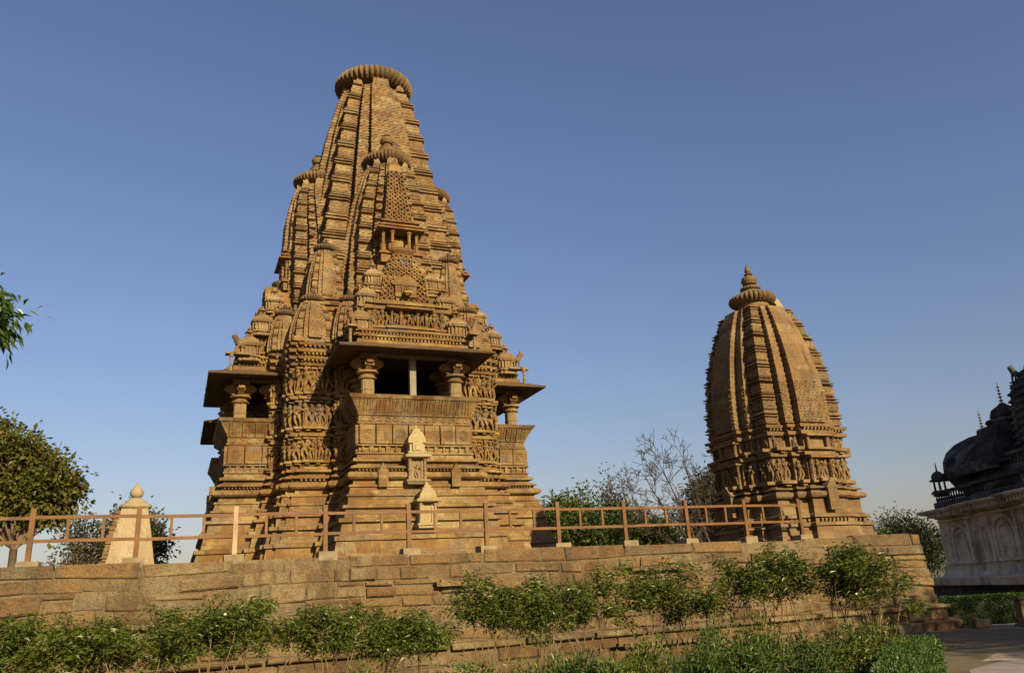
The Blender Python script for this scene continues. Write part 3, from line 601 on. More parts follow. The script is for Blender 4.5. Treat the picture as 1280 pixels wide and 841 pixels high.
# ================================================================== THE SMALL TEMPLE
T2 = thing('small_temple', O2, 'single-spired smaller sandstone temple at the right end of the platform, with a pot finial', 'temple', TR)
W2 = 1.38
S2 = [(x*W2, y*W2) for x, y in [(-1,-1),(-.60,-1),(-.60,-.86),(-.55,-.86),(-.55,-1.12),(-.37,-1.12),(-.37,-.95),(-.32,-.95),(-.32,-1.26),(.32,-1.26),(.32,-.95),(.37,-.95),(.37,-1.12),(.55,-1.12),(.55,-.86),(.60,-.86),(.60,-1)]]
P2 = four(S2)
g = G(); stack(g, P2, [(0,.38),(.2,.34),(.22,.31),(.42,.28),(.44,.35),(.52,.35),(.55,.22),(.66,.21),(.68,.29),(.75,.29),(.78,.19),(.80,.19),(.82,.16),(1.22,.14),(1.24,.26),(1.28,.30),(1.34,.31),(1.4,.28),(1.42,.12),(1.47,.12),(1.49,.24),(1.53,.22),(1.56,.08),(1.6,.04)], step=.3, jit=.012)
teeth_poly(g, P2, .61, .22, sp=.13, w=.07, h=.07, d=.16)
for k in range(4):
    t = G()
    t.box((0,-W2*1.26-.3,1.18),(.34,.14,.62)); t.prism([(-.22,1.48),(.22,1.48),(0,1.78)], -W2*1.26-.38, -W2*1.26-.1)
    g.merge(t, Matrix.Rotation(k*PI/2, 4, 'Z'))
g.build('plinth', M['small'], T2)
g = G(); stack(g, P2, [(1.6,.0),(2.44,0),(2.46,.12),(2.56,.13),(2.6,.02),(3.06,.0),(3.08,.12),(3.18,.15),(3.2,.02),(3.28,.02),(3.3,.14),(3.38,.16),(3.4,.02),(3.5,.0)], step=.3, jit=.008)
teeth_poly(g, P2, 3.26, .06, sp=.12, w=.06, h=.06, d=.12); g.build('wall', M['small'], T2)
def small_bands(z0, z1):
    g = G(); w = W2
    for x0, x1, y in ((-1,-.6,-1),(.6,1,-1),(-.55,-.37,-1.12),(.37,.55,-1.12)): figures(g, (x0*w,y*w), (x1*w,y*w), (0,-1), z0, z1, .27, off=.0, frame=False)
    yy = -1.26*w                                     # framed niche on the middle of each side
    for x in (-.36, .36): g.lathe([(.06,z0+.05),(.045,z0+.12),(.045,z1-.12),(.07,z1-.05)], 8, (x, yy-.10, 0))
    for z, d in ((z0+.03,.22),(z1-.02,.3)): g.box((0, yy-.08, z), (.92,d,.06))
    g.box((0,yy-.02,(z0+z1)/2),(.5,.05,z1-z0-.1))
    if z1 - z0 > .6: figures(g, (-.28,yy-.03), (.28,yy-.03), (0,-1), z0+.02, z1-.02, .28, off=.0, frame=False)
    return g
for z0, z1 in ((1.66, 2.42), (2.62, 3.06)):
    f0 = small_bands(z0, z1).build('carved_frieze', M['small'], T2)
    for k in (1, 2, 3): dup(f0, T2, rz=k*PI/2)
WS = curve([(3.4,1.42),(4.2,1.41),(5,1.35),(5.8,1.23),(6.5,1.07),(7.0,.92),(7.4,.77)])
sp2 = spire('spire', T2, M['small'], 3.45, 7.42, WS, .52, .075, .17, .03, .035, am=(.74, 7.93, .40), kal=.86, ribs=30, clean=4.75, peaks=False, lam=False, bead=.12)
g = G(); g.prism([(-.36,7.35),(.36,7.35),(.3,7.75),(.12,8.05),(-.12,8.05),(-.3,7.75)], -.98, -.72)
t = G(); t.merge(g, Matrix.Rotation(PI/2, 4, 'Z')); t.build('crest_slab', M['pale'], sp2)
g = G(); g.lathe([(.62,7.3),(.60,7.5),(.52,7.55),(.5,7.8)], 24); g.build('neck', M['small'], sp2)
# ================================================================== THE PLATFORM
PL = thing('stone_platform', O1, 'long high platform wall of mixed ochre, pink and grey sandstone blocks', 'platform', TR)
XE, XW, YF, YB = 12.05, -32.0, -17.4, 26.0
COURSES = [(.10,-.20,-.01),(-.20,-.47,.0),(-.47,-.82,.0),(-.82,-1.06,.03),(-1.06,-1.36,.06),(-1.36,-1.58,.06),(-1.58,-1.82,.10),(-1.82,-1.97,.30),(-1.97,-2.26,.22),(-2.26,-2.6,.46)]
def block_wall(g, x0, x1, fr, lo=.5, hi=1.5, ends=True):
    """fr(u, off, z) -> 3D point; u runs along the wall"""
    for ci, (zt, zb, off) in enumerate(COURSES):
        u = x0 - (rnd.uniform(0, .5) if ends else 0); end = x1 + (off if ends else 0); lo, hi = ((.7,1.9) if ci in (0, 7) else (.3,1.25))
        while u < end - .05:
            L = rnd.uniform(lo, hi)*(1.25 if ci in (0,) else 1.0)*(1.6 if ci == 7 else 1)
            if end - (u+L) < .35: L = end - u
            L = min(L, end-u); d = rnd.uniform(-.004,.035) + (rnd.choice([0,0,0,0,0,0,-.05,.03]) if ci not in (7,) else .02)
            m = rnd.uniform(.008,.03); c = rnd.uniform(.02,.035); j = lambda a=.024: rnd.uniform(-a, a)
            zt2 = zt + j(.016) + (rnd.uniform(-.03,.03) if ci == 0 else 0); zb2 = zb + j(.016)
            split = [(zt2, zb2)] if (zt-zb) < .32 or rnd.random() > .3 else [(zt2, (zt+zb)/2+.05), ((zt+zb)/2+.03, zb2)]
            for a, b in split:
                back = [(u+m+j(), a-m), (u+L-m+j(), a-m), (u+L-m+j(), b+m), (u+m+j(), b+m)]
                v = [fr(x, off-.4, z) for x, z in back] + [fr(x, off+d-c, z) for x, z in back]
                cx, cz = u+L/2, (a+b)/2
                v += [fr(x + (c if x < cx else -c)*1.2, off+d+j(.012), z + (c if z < cz else -c)) for x, z in back]
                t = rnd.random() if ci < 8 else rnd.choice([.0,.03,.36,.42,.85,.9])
                g.add(np.array([list(p) for p in v]), np.array([[3,2,1,0],[8,9,10,11],[0,1,5,4],[1,2,6,5],[2,3,7,6],[3,0,4,7],[4,5,9,8],[5,6,10,9],[6,7,11,10],[7,4,8,11]])[:, ::-1], t)
            u += L
WOB = [(rnd.uniform(.5,2.6), rnd.uniform(0,6.3)) for i in range(7)]
def wob(u, z, a=.035): return a*sum(math.sin(f*u + p + z*(.6+i*.5)) for i, (f, p) in enumerate(WOB))/2.2 * min(1., max(0., -z*3+.25))
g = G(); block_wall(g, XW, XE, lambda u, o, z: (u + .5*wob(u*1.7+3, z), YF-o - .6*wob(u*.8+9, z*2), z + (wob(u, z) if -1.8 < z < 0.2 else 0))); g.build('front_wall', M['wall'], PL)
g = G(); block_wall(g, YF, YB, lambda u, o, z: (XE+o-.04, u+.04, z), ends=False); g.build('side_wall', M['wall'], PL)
g = G()                                              # rubble core and mortar showing in the joints
stack(g, rect(XW, XE, YF, YB), [(-2.7,.45),(-2.5,.45),(-2.27,.445),(-2.26,.208),(-2.1,.208),(-1.98,.20),(-1.83,.195),(-1.82,.088),(-1.7,.088),(-1.59,.085),(-1.58,.05),(-1.47,.05),(-1.36,.05),(-1.2,.048),(-1.07,.046),(-1.06,.018),(-.94,.018),(-.83,.016),(-.82,-.012),(-.64,-.014),(-.47,-.014),(-.33,-.018),(-.2,-.02),(.0,-.025)], step=.2, jit=.014)
v = np.concatenate(g.V); v[:,1] = np.where(v[:,1] < YF+1, v[:,1]+.011, v[:,1]); v[:,0] = np.where(v[:,0] > XE-1, v[:,0]-.02, v[:,0]); g.V = [v]; g.build('core', M['mortar'], PL)
g = G(); k = 0
for i in range(22):
    for j in range(22):
        g.box((XW + 1 + i*2.0, YF + 1.35 + j*1.95, -.04), (1.97,1.92,.1), jit=.012)
g.build('paving', M['paving'], PL)
# old dentil course left in the wall at the far left, and broken mouldings
g = G(); g.box((-8.9, YF-.12, -1.0), (2.2,.2,.10), jit=.01); g.build('moulding', M['wall'], PL)
g = G(); g.box((-8.55, YF-.12, -1.09), (1.6,.14,.07), jit=.008); teeth(g, (-9.3,YF-.16), (-7.85,YF-.16), -1.10, (0,-1), .02, sp=.16, w=.12, h=.09, d=.12); g.build('dentil_course', M['wall'], PL)
for x, z, w in ((-10.6,-1.02,1.6),(-2.2,-.62,.9),(3.0,-.5,1.5),(5.6,-.62,1.0),(-.5,-1.42,1.2),(7.4,-1.1,.9)): g = G(); g.box((x, YF-.1, z), (w,.2,.09), jit=.015); g.build('moulding', M['wall'], PL)
g = G(); g.box((2.8, YF-.5, -2.14), (2.6,.14,.07), jit=.008); teeth(g, (1.6,YF-.58), (4.0,YF-.58), -2.16, (0,-1), .0, sp=.14, w=.1, h=.09, d=.12); g.build('dentil_course', M['wall'], PL)
# loose stones at the foot of the corner
for i, (x, y, w) in enumerate(((12.55,-18.35,.42),(12.9,-18.0,.34),(12.75,-17.3,.4))):
    p = t2w(x, y); g = G(); g.box((0,0,w*.3), (w,w*.8,w*.62), i*.7, .8, .03); o = g.build('loose_stone', M['wall']); o.location = (p.x, p.y, 0)
    tag(o, ['largest loose stone at the foot of the wall corner beside the hedge', 'small loose stone lying on the path edge past the wall corner', 'loose stone against the side wall just behind the corner'][i], 'stone', 'loose stones by the wall corner')
# ================================================================== FENCE
FY = YF + .23
F = thing('fence', t2w(0, FY, 0), 'brown painted post and rail fence standing on the platform edge', 'fence', TR)
X0, SPX = -10.536, 1.85
for i in range(-2, 11):
    x = X0 + i*SPX; lt = rnd.uniform(-.012, .012); hb = .15
    b = G(); b.box((x + rnd.uniform(-.05,.05), 0, .02 + hb/2), (.40,.36,hb+.04), rnd.uniform(-.04,.04), .95, .012); ob = b.build('footing', M['footing'], F)
    p = G(); p.bar((x, 0, .1), (x+lt, rnd.uniform(-.01,.01), 1.17), .092, .092); po = p.build('post', M['palerail' if i == 2 else 'fence'], F)
    if i == 2: po['label'] = 'faded pale post left of the front balcony'
    if i < 10:
        for z, h in ((1.00,.05),(.56,.05)):
            r_ = G(); r_.bar((x+.046, 0, z+rnd.uniform(-.012,.012)), (x+SPX-.046, 0, z+rnd.uniform(-.012,.012)), .05, h+.012); r_.build('rail', M['fence'], F)
        for q in (1/3., 2/3.):
            r_ = G(); r_.bar((x+SPX*q, 0, .585), (x+SPX*q, 0, .975), .055, .045); r_.build('baluster', M['fence'], F)
# ================================================================== LEFT: SMALL PLASTERED SHRINE

WSO = Vector((-13.804, 28.870, PZ))
WS_ = thing('plastered_shrine', WSO, 'little cream plastered spire with a bulb finial at the left, behind the rail', 'shrine', TR)
M['plaster'] = stone('cream_plaster', red=0., grime=.4, cols=[(0.36, 0.29, 0.175),(0.41, 0.335, 0.21),(0.37, 0.295, 0.18)], bw=1.1, bh=.55, mortar=.006, stain=(0.255, 0.178, 0.088), stain_amt=.5, bump=.35)
g = G(); pw = lambda z: float(np.interp(z, [0,.9,1.8,2.5,2.75], [.92,.74,.60,.46,.42]))
stack(g, rect(-1,1,-1,1), [(z,0) for z in np.linspace(0,2.72,14)], step=.3, jit=.008, scale=pw); stack(g, rect(-.50,.50,-1.06,1.06), [(z,0) for z in np.linspace(0,2.6,14)], step=.3, jit=.008, scale=pw)
g.build('spire', M['plaster'], WS_)
g = G(); z = 0.
while z < 2.62: 
    w = pw(z); hgt = rnd.choice([.10,.13,.16]); g.box((-w-.02-rnd.uniform(0,.05), 0, z+hgt/2), (.22, 1.9*w, hgt*.86), jit=.012); z += hgt
g.build('bare_side', M['small'], WS_)
g = G(); g.lathe([(.40,2.70),(.52,2.76),(.55,2.84),(.5,2.9),(.40,2.93),(.36,3.0),(.20,3.1),(.12,3.14)], 24)
g.lathe([(.11,3.12),(.2,3.2),(.235,3.3),(.2,3.42),(.1,3.52),(.05,3.6),(.02,3.68)], 20); g.build('finial', M['plaster'], WS_, True)
# ================================================================== GROWING THINGS
rnd.seed(21); rs.seed(21)
def unit(v): return v/(np.linalg.norm(v, axis=-1, keepdims=True)+1e-9)
def leaves(g, C, D, ln, wd, tint, fold=.25, roll=None):
    n = len(C); D = unit(D); up = rs.normal(size=(n,3))*.5 + np.array([0,0,1.]); s = unit(np.cross(D, up)); u = np.cross(s, D)
    ln = np.broadcast_to(ln, (n,))[:,None]; wd = np.broadcast_to(wd, (n,))[:,None]
    a = C; b = C + D*ln*.45 + s*wd*.5 + u*wd*fold; c = C + D*ln - u*ln*.12; d = C + D*ln*.45 - s*wd*.5 + u*wd*fold
    v = np.stack([a, b, c, d], 1).reshape(-1, 3)
    g.add(v, np.arange(4*n).reshape(-1, 4), np.clip(tint, 0, 1))
def limb(p, d, L, k=6, wob=.12, sag=0.):
    pts = [np.array(p, float)]; d = unit(np.array(d, float))
    for i in range(k):
        d = unit(d + rs.normal(size=3)*wob + np.array([0,0,-sag])); pts.append(pts[-1] + d*L/k)
    return np.array(pts), d
def grow(g, p, d, L, r, depth, tips, spread=.6, ratio=.72, kids=(2,3), wob=.1, up=.1, rmin=.006, n0=7):
    pts, de = limb(p, d, L, 5, wob); rad = np.linspace(r, r*.66, len(pts)); g.tube(pts, np.maximum(rad, rmin), max(3, n0))
    if depth == 0: tips.append((pts[-1], de, L)); tips.append((pts[3], de, L)); return
    for i in range(rnd.randint(*kids)):
        t = rnd.choice([2,3,4,5,5]); q = pts[t]
        dd = unit(de + rs.normal(size=3)*spread + np.array([0,0,up])); grow(g, q, dd, L*ratio*rnd.uniform(.8,1.15), r*.62, depth-1, tips, spread, ratio, kids, wob, up, rmin, max(3, n0-1))
M['bark'] = plain('bark', (.16,.115,.075), .95, .35, 8., .7)
M['palebark'] = plain('pale_bark', (.085,.068,.052), .95, .3, 8., .6)
M['stem'] = plain('shrub_stem', (.19,.135,.075), .9, .3, 8., .4)
M['shrubleaf'] = leafmat('shrub_leaf', [(.04,.065,.011),(.09,.135,.018),(.155,.19,.028),(.24,.25,.05)], .22, .38)
M['autumn'] = leafmat('autumn_leaf', [(.045,.065,.014),(.095,.11,.02),(.14,.135,.026),(.20,.12,.03)], .25, .5)
M['bush'] = leafmat('bush_leaf', [(.04,.065,.014),(.075,.115,.022),(.12,.16,.03),(.19,.21,.045)], .25, .5)
M['olive'] = leafmat('olive_leaf', [(.05,.05,.025),(.085,.08,.04),(.12,.105,.055)], .2, .6)
M['darkleaf'] = leafmat('dark_leaf', [(.012,.022,.008),(.025,.04,.012),(.05,.065,.02)], .2, .5)
M['mango'] = leafmat('mango_leaf', [(.03,.065,.012),(.07,.12,.022),(.13,.19,.04)], .3, .35)
M['grass'] = leafmat('ground_leaf', [(.04,.075,.012),(.07,.125,.02),(.11,.16,.03)], .25, .5)
M['hedge'] = leafmat('hedge_leaf', [(.02,.05,.008),(.04,.085,.012),(.07,.125,.02)], .25, .45)
M['flower'] = plain('white_flower', (.75,.74,.66), .6, .05)
M['yellow'] = plain('yellow_leaf', (.6,.42,.05), .6, .1)
def crown(g, tips, n, cl, ln, wd, droop=.3, bias=0.):
    C, D, Tn = [], [], []
    for p, d, L in tips:
        k = max(1, int(n*rnd.uniform(.5, 1.5))); o = rs.normal(size=(k,3))*cl*.5; C.append(np.array(p) + o)
        D.append(unit(o)*.8 + rs.normal(size=(k,3))*.6 + np.array(d)*.4 + np.array([0,0,-droop])); Tn.append(np.full(k, rnd.uniform(.1,.75) + bias) + rs.uniform(-.2,.25,k))
    C = np.concatenate(C); leaves(g, C, np.concatenate(D), rs.uniform(.7,1.2,len(C))*ln, rs.uniform(.8,1.2,len(C))*wd, np.concatenate(Tn))
def tree(name, loc, h, r, depth, mat, label, nl, cl, ln, wd, trunk_frac=.4, spread=.6, ratio=.72, lean=(0,0,1), kids=(2,3), bark='bark', droop=.3, group=None, up=.1, wob=.1, leafy=True, cat='tree', rmin=.008):
    o = thing(name, loc, label, cat, rnd.uniform(0, 6) if lean == (0,0,1) else 0, group)
    g = G(); tips = []; grow(g, (0,0,-.1), lean, h*trunk_frac, r, depth, tips, spread, ratio, kids, wob, up, rmin, 8); g.build('trunk', M[bark], o, True)
    if leafy: c = G(); crown(c, tips, nl, cl, ln, wd, droop); c.build('crown', M[mat], o)
    return o
def clump_tree(name, loc, label, mat, zc, rx, rz, ncl, nl, ln, wd, cr=.32, bark='bark', r=.16, hollow=.45, group=None, cat='tree', droop=.2, lean=0., lobes=None):
    o = thing(name, loc, label, cat, 0, group); g = G(); c = G(); tips = []
    fork = np.array([lean*.5, 0, max(.6, zc - rz*.85)]); g.tube([(0,0,-.1),(lean*.2+.05,0,fork[2]*.5),fork], [r*1.25,r,r*.85], 9)
    LB_ = [(lean, zc, rx, rz, ncl)] if not lobes else lobes
    for cx_, cz_, ex, ez in [l[:4] for l in LB_ for _ in range(l[4])]:
        d = unit(rs.normal(size=3)*[1,1,.9]); q = np.array([cx_,0,cz_]) + d*np.array([ex,ex,ez])*rnd.uniform(hollow, 1.)**.7*rnd.uniform(.8,1.05)
        if q[2] < cz_ - ez*.9: q[2] = cz_ - ez*.8
        m_ = fork + (q-fork)*.5 + rs.normal(size=3)*rx*.08 + [0,0,rz*.08]
        g.tube([fork, fork+(m_-fork)*.5, m_, q], [r*.5, r*.36, r*.22, r*.06], 5); tips.append((q, d*[1,1,.4], 1))
        for k in range(3): e = q + rs.normal(size=3)*cr*rx*.6; g.tube([m_ + (q-m_)*.4, e], [r*.12, .012], 4)
    g.build('trunk', M[bark], o, True); crown(c, tips, nl, cr*rx, ln, wd, droop); c.build('crown', M[mat], o); return o
clump_tree('autumn_tree', (-29.2,46.8,0), 'big round-crowned tree turning yellow-brown at the left edge, taller than the shrine', 'autumn', 8.2, 3.2, 3.0, 62, 170, .34, .24, .27, r=.24, hollow=.25, lobes=[(-1.3,10.5,2.5,2.5,34),(1.3,9.3,1.9,1.7,22),(2.2,8.3,1.2,1.1,9),(-2.6,8.6,2.0,1.8,18),(-.5,8.0,1.6,1.0,8)])
clump_tree('scrub_tree', (-24.3,46,0), 'thin grey-green scrubby tree between the yellow-brown tree and the plastered shrine', 'olive', 4.7, 2.0, 2.4, 50, 90, .22, .13, .4, r=.1, hollow=.15)
clump_tree('scrub_tree', (-21.6,45.5,0), 'denser green scrubby tree directly behind the plastered shrine', 'olive', 5.2, 2.1, 2.5, 70, 150, .24, .14, .36, r=.12, hollow=.15)
clump_tree('scrub_tree', (-16.6,44,0), 'low green bush in the gap between the plastered shrine and the big temple', 'bush', 2.6, 1.1, 1.6, 22, 90, .18, .10, .4, r=.08, hollow=.1)
clump_tree('bushy_tree', (2.5,47.5,0), 'light green bushy tree nearest the right side of the big temple', 'bush', 4.7, 2.1, 2.5, 75, 170, .24, .15, .34, r=.13, hollow=.15, group='green bushes between the temples')
clump_tree('bushy_tree', (4.9,47.2,0), 'wide mid-green bush behind the rail midway between the two temples', 'bush', 3.9, 2.6, 2.4, 95, 170, .24, .15, .32, r=.13, hollow=.15, group='green bushes between the temples')
clump_tree('bushy_tree', (7.4,48.2,0), 'dark green low bush behind the rail under the bare tree', 'bush', 3.5, 2.0, 1.9, 65, 150, .24, .15, .34, r=.12, hollow=.1, group='green bushes between the temples')
clump_tree('bushy_tree', (5.6,49.5,0), 'taller sparse tree whose open twigs stand above the green bushes', 'olive', 6.4, 1.6, 2.2, 40, 20, .2, .12, .4, r=.1, hollow=.1, group='green bushes between the temples')
clump_tree('bushy_tree', (11.2,48.6,0), 'dark leafy tree right behind the left edge of the small temple', 'darkleaf', 5.3, 2.0, 3.0, 70, 120, .24, .14, .34, r=.16, hollow=.15)
rnd.seed(4); rs.seed(4)
def bare_tree(x, y, label, limbs, r=.17):
    o = thing('bare_tree', (x, y, 0), label, 'tree'); g = G(); tips = []; fork = np.array([-.45,0,1.9])
    g.tube([(0,0,-.1),(-.12,0,.9),fork], [r*1.3,r*1.1,r], 9)
    for ex, ey, ez in limbs:
        e = np.array([ex,ey,ez]); t = np.linspace(0, 1, 8)[:,None]
        pts = fork + (e-fork)*t + np.array([0,0,1.])*(-.5*np.sin(t*PI))*.9 + rs.normal(size=(8,3))*.07*t; rad = np.linspace(r*.62, .02, 8); g.tube(pts, rad, 6)
        for k in range(13):
            i = rnd.randint(2, 7); d = unit(unit(e-fork)*.6 + rs.normal(size=3)*[.6,.6,.45] + [0,0,.25]); grow(g, pts[i], d, rnd.uniform(.8,1.5)*(1.15-i*.05), rad[i]*.55, 3, tips, .5, .68, (2,3), .13, .08, .013, 5)
    g.build('trunk', M['palebark'], o, True); return o
bare_tree(10.7, 43.5, 'leafless tree with many fine branches, left of the small temple', [(-4.9,.3,5.9),(-4.1,-.6,7.1),(-3.1,.6,7.9),(-2.0,-.4,7.8),(-.9,.5,7.4),(-4.3,.8,4.4),(-2.7,-.9,6.0)])
bare_tree(13.0, 42.5, 'second leafless tree, mostly hidden behind the small temple', [(-2.4,.3,7.6),(-1.2,-.5,8.4),(.8,.4,7.8),(1.6,.2,6.2)], .13)
clump_tree('roadside_tree', (25.6,55,0), 'dark feathery tree beside the corner of the dark domed temple', 'darkleaf', 3.3, 2.2, 2.6, 60, 130, .24, .10, .34, r=.15, hollow=.1)
clump_tree('scrub_tree', (21.6,52,0), 'tiny green treetop peeping over the platform right of the small temple', 'bush', 3.6, 1.1, 1.3, 22, 70, .2, .11, .4, r=.08, hollow=.1)
rnd.seed(5); rs.seed(5)
# mango branch reaching in from the left
mg = thing('mango_tree', (-11.22, 11.8, .17), 'leafy green branch with long hanging leaves at the left edge, high above the rail', 'tree')
g = G(); g.tube([(0,0,-.1),(.05,.0,2),(-.1,.1,4.2),(.1,0,5.6)], [.26,.22,.19,.14], 9); tips = []
for q in ((1.2,-.2,.3),(.9,.5,.5),(-.8,.5,.6),(-.3,-.8,.7),(.2,.3,1.)): grow(g, (.05,0,5.3), q, 1.3, .08, 2, tips, .5, .7, (2,3), .1, .05, .01, 6)
g.tube([(.1,0,5.5),(1.2,-.05,5.9),(1.9,-.1,6.2),(2.4,-.1,6.25)], [.1,.07,.05,.02], 6)
for k in range(34): tips.append((np.array([2.55,-.1,6.22]) + rs.normal(size=3)*[.33,.3,.24], np.array([.3,0,-.5]), 1))
for k in range(20): tips.append((np.array([2.55,-.1,5.85]) + rs.normal(size=3)*[.25,.3,.2], np.array([.3,0,-.7]), 1))
g.build('trunk', M['bark'], mg, True); c = G(); crown(c, [t for t in tips if t[0][0] < 3.1], 46, .32, .26, .06, .9); c.build('crown', M['mango'], mg)
# trees standing outside the frame that shade the path
clump_tree('shade_tree', (20.9,6.9,0), 'broad leafy tree right of the path, beyond the picture edge', 'darkleaf', 6.6, 4.8, 2.8, 90, 130, .3, .18, .3, r=.25, hollow=.1)
# ------------------------------------------------------------------ shrubs along the foot of the wall
def flower_mesh():
    g = G()
    for k in range(5):
        a = k*2*PI/5; d = np.array([math.cos(a), math.sin(a), .25]); s = np.array([-math.sin(a), math.cos(a), 0])
        g.add([d*.004, d*.026 + s*.016, d*.046, d*.026 - s*.016], np.array([[0,1,2,3]]))
    return g
flower0 = None
def shrub(x, y, h, w, label, dens=1., low=.5, ns=7):
    global flower0; w = w*1.32
    o = thing('flowering_shrub', (x, y, 0), label, 'shrub', 0, 'shrubs along the foot of the platform wall')
    g = G(); tips = []
    for i in range(ns):
        a = rnd.uniform(0, 2*PI); q = np.array([math.cos(a)*.08, math.sin(a)*.08, -.02])
        top = np.array([rnd.uniform(-1,1)*w*.42, rnd.uniform(-.35,.35), h*rnd.uniform(.62,.85)])
        mid = (q+top)/2 + rs.normal(size=3)*.06; g.tube([q, (q*2+mid)/3, mid, (mid+top)/2 + rs.normal(size=3)*.03, top], [.013,.011,.009,.008,.006], 5)
        for k in range(rnd.randint(4, 6)):
            b = mid + (top-mid)*rnd.uniform(.3,1); e = b + np.array([rnd.uniform(-.5,.5)*w*.55, rnd.uniform(-.3,.3), rnd.uniform(.02,.34)*h*.6])
            e[2] = min(max(e[2], h*rnd.uniform(low, low+.2)), h*rnd.uniform(.84,1.06)); e[0] = np.clip(e[0], -w*.55, w*.55); m_ = (b+e)/2 + [0,0,.03]; g.tube([b, m_, e], [.007,.005,.003], 4)
            for t in (.55, .8, 1.): tips.append((b + (e-b)*t, e-b, 1))
    g.build('stem', M['stem'], o, True); c = G(); C, D, Tn = [], [], []
    for p, d, L in tips:
        k = int(rnd.randint(20, 32)*dens); a = rs.uniform(0, 2*PI, k); C.append(np.array(p) + rs.normal(size=(k,3))*[.085,.085,.06]); D.append(np.stack([np.cos(a), np.sin(a), rs.uniform(-.75,.35,k)], 1)); Tn.append(rs.uniform(0,.75,k)**1.2 + (rs.rand(k) < .04)*.3)
    C = np.concatenate(C); leaves(c, C, np.concatenate(D), rs.uniform(.065,.13,len(C)), rs.uniform(.02,.034,len(C)), np.concatenate(Tn)); c.build('foliage', M['shrubleaf'], o)
    for k in range(1):
        p = np.array(tips[rnd.randrange(len(tips))][0]) + [rnd.uniform(-.05,.05), -.14, .06]
        if flower0 is None: flower0 = flower_mesh().build('flower', M['flower'], o); f = flower0
        else: f = flower0.copy(); col.objects.link(f); f.parent = o
        f.location = p; f.rotation_euler = (R(60)+rnd.uniform(-.5,.5), rnd.uniform(-.4,.4), rnd.uniform(-.6,.6)); s = rnd.uniform(.4,.6); f.scale = (s,s,s)
    return o
SH = [(-7.7,11.5,1.69,1.65,1.1,'leftmost shrub, cut by the left edge of the picture'),(-6.75,11.9,1.77,1.54,1.2,'dense low shrub second from the left edge, below the leftmost rail bay'),(-5.75,12.2,1.74,1.65,1.2,'dense shrub below the old dentil course in the wall'),(-4.75,12.5,1.64,1.21,1.,'shrub below the plastered shrine with bare wall behind its top'),
 (-4.05,12.85,1.78,1.3,1.1,'shrub with raised crown below the left balcony of the big temple'),(-3.0,13.1,1.66,1.3,1.1,'dark shrub below the post left of the front balcony'),(-2.35,13.3,1.5,1.0,1.2,'low bright shrub left of the thin-stemmed gap'),(-1.62,13.4,1.56,.8,.8,'small sparse shrub on tall thin stems below the front balcony'),
 (-.65,13.5,1.88,1.2,1.3,'tall dense shrub directly below the front niche shrines'),(.1,13.7,1.70,1.1,1.1,'dark shrub below the right balcony of the big temple'),(1.05,14.3,2.02,1.5,1.0,'wide-topped shrub on long forked stems below the gap between the temples'),(2.1,14.3,1.98,1.4,1.,'shrub with flat spreading crown below the bare tree'),
 (3.0,14.2,1.98,1.3,.9,'open shrub left of the tall shrubs below the small temple'),(3.95,14.1,2.08,1.2,1.,'tall shrub below the left half of the small temple'),(4.75,13.9,2.12,1.3,1.1,'tallest dense shrub below the right half of the small temple'),(5.5,13.8,2.02,1.2,1.,'last shrub on the right, leaning over the bare wall corner')]
for x, y, h, w, dn, lb in SH: shrub(x, y, h*rnd.uniform(1.02,1.14), w, lb, dn*1.15, .22 if x < -4.2 else rnd.choice([.42,.5,.55]), 9 if x < -4.2 else 7)
def low_bush(x, y, h, w, mat, label, n=900):
    o = thing('low_bush', (x, y, 0), label, 'bush', 0, 'low bushes in front of the wall'); g = G(); c = G(); tips = []
    for i in range(16):
        a = rnd.uniform(0, 2*PI); r_ = rnd.uniform(0,.5)*w; tip = np.array([math.cos(a)*r_, math.sin(a)*r_*.7, h*rnd.uniform(.55,1.)]); g.tube([(tip[0]*.2,tip[1]*.2,-.02), tip*[.6,.6,.5], tip], [.01,.008,.004], 4); tips += [(tip, [0,0,1], 1), (tip*[.8,.8,.66], [0,0,1], 1), (tip*[.9,.9,.4], [0,0,1], 1)]
    g.build('stem', M['stem'], o); crown(c, tips, n/48., .2, .10, .03, .0); c.build('foliage', M[mat], o); return o
LB = [(2.25,11.7,.62,.9,'grass','bright green low bush left of the hedge end, in the middle of the bed'),(3.0,11.8,.74,.9,'grass','tallest bright green low bush in the bed'),(3.75,11.9,.68,.8,'grass','bright low bush close to the dark bush by the hedge'),(4.55,12.3,.85,.9,'shrubleaf','dark low bush touching the clipped hedge'),(5.2,13.2,.8,.8,'shrubleaf','dark low bush between the hedge end and the last shrub'),(1.3,12.0,.55,.8,'shrubleaf','dark low bush left of the bright green ones'),(0.2,12.6,.6,.8,'shrubleaf','small low bush under the tall dense shrub'),(-.9,12.2,.58,.7,'shrubleaf','small low bush under the sparse thin-stemmed shrub')]
LB += [(-2.3,12.3,.55,.7,'shrubleaf','small dark low bush below the left post of the front balcony'),(.75,12.5,.62,.8,'grass','bright low bush just left of the wide-topped shrub'),(1.75,12.7,.78,.8,'shrubleaf','leggy dark low bush among the stems of the wide-topped shrub'),(2.7,12.9,.85,.9,'grass','pale green low bush behind the tallest bright one'),(3.55,13.1,.95,.8,'shrubleaf','tall dark low bush between the stems below the small temple')]
for x, y, h, w, mt, lb in LB: low_bush(x, y, h, w, mt, lb, 1500)
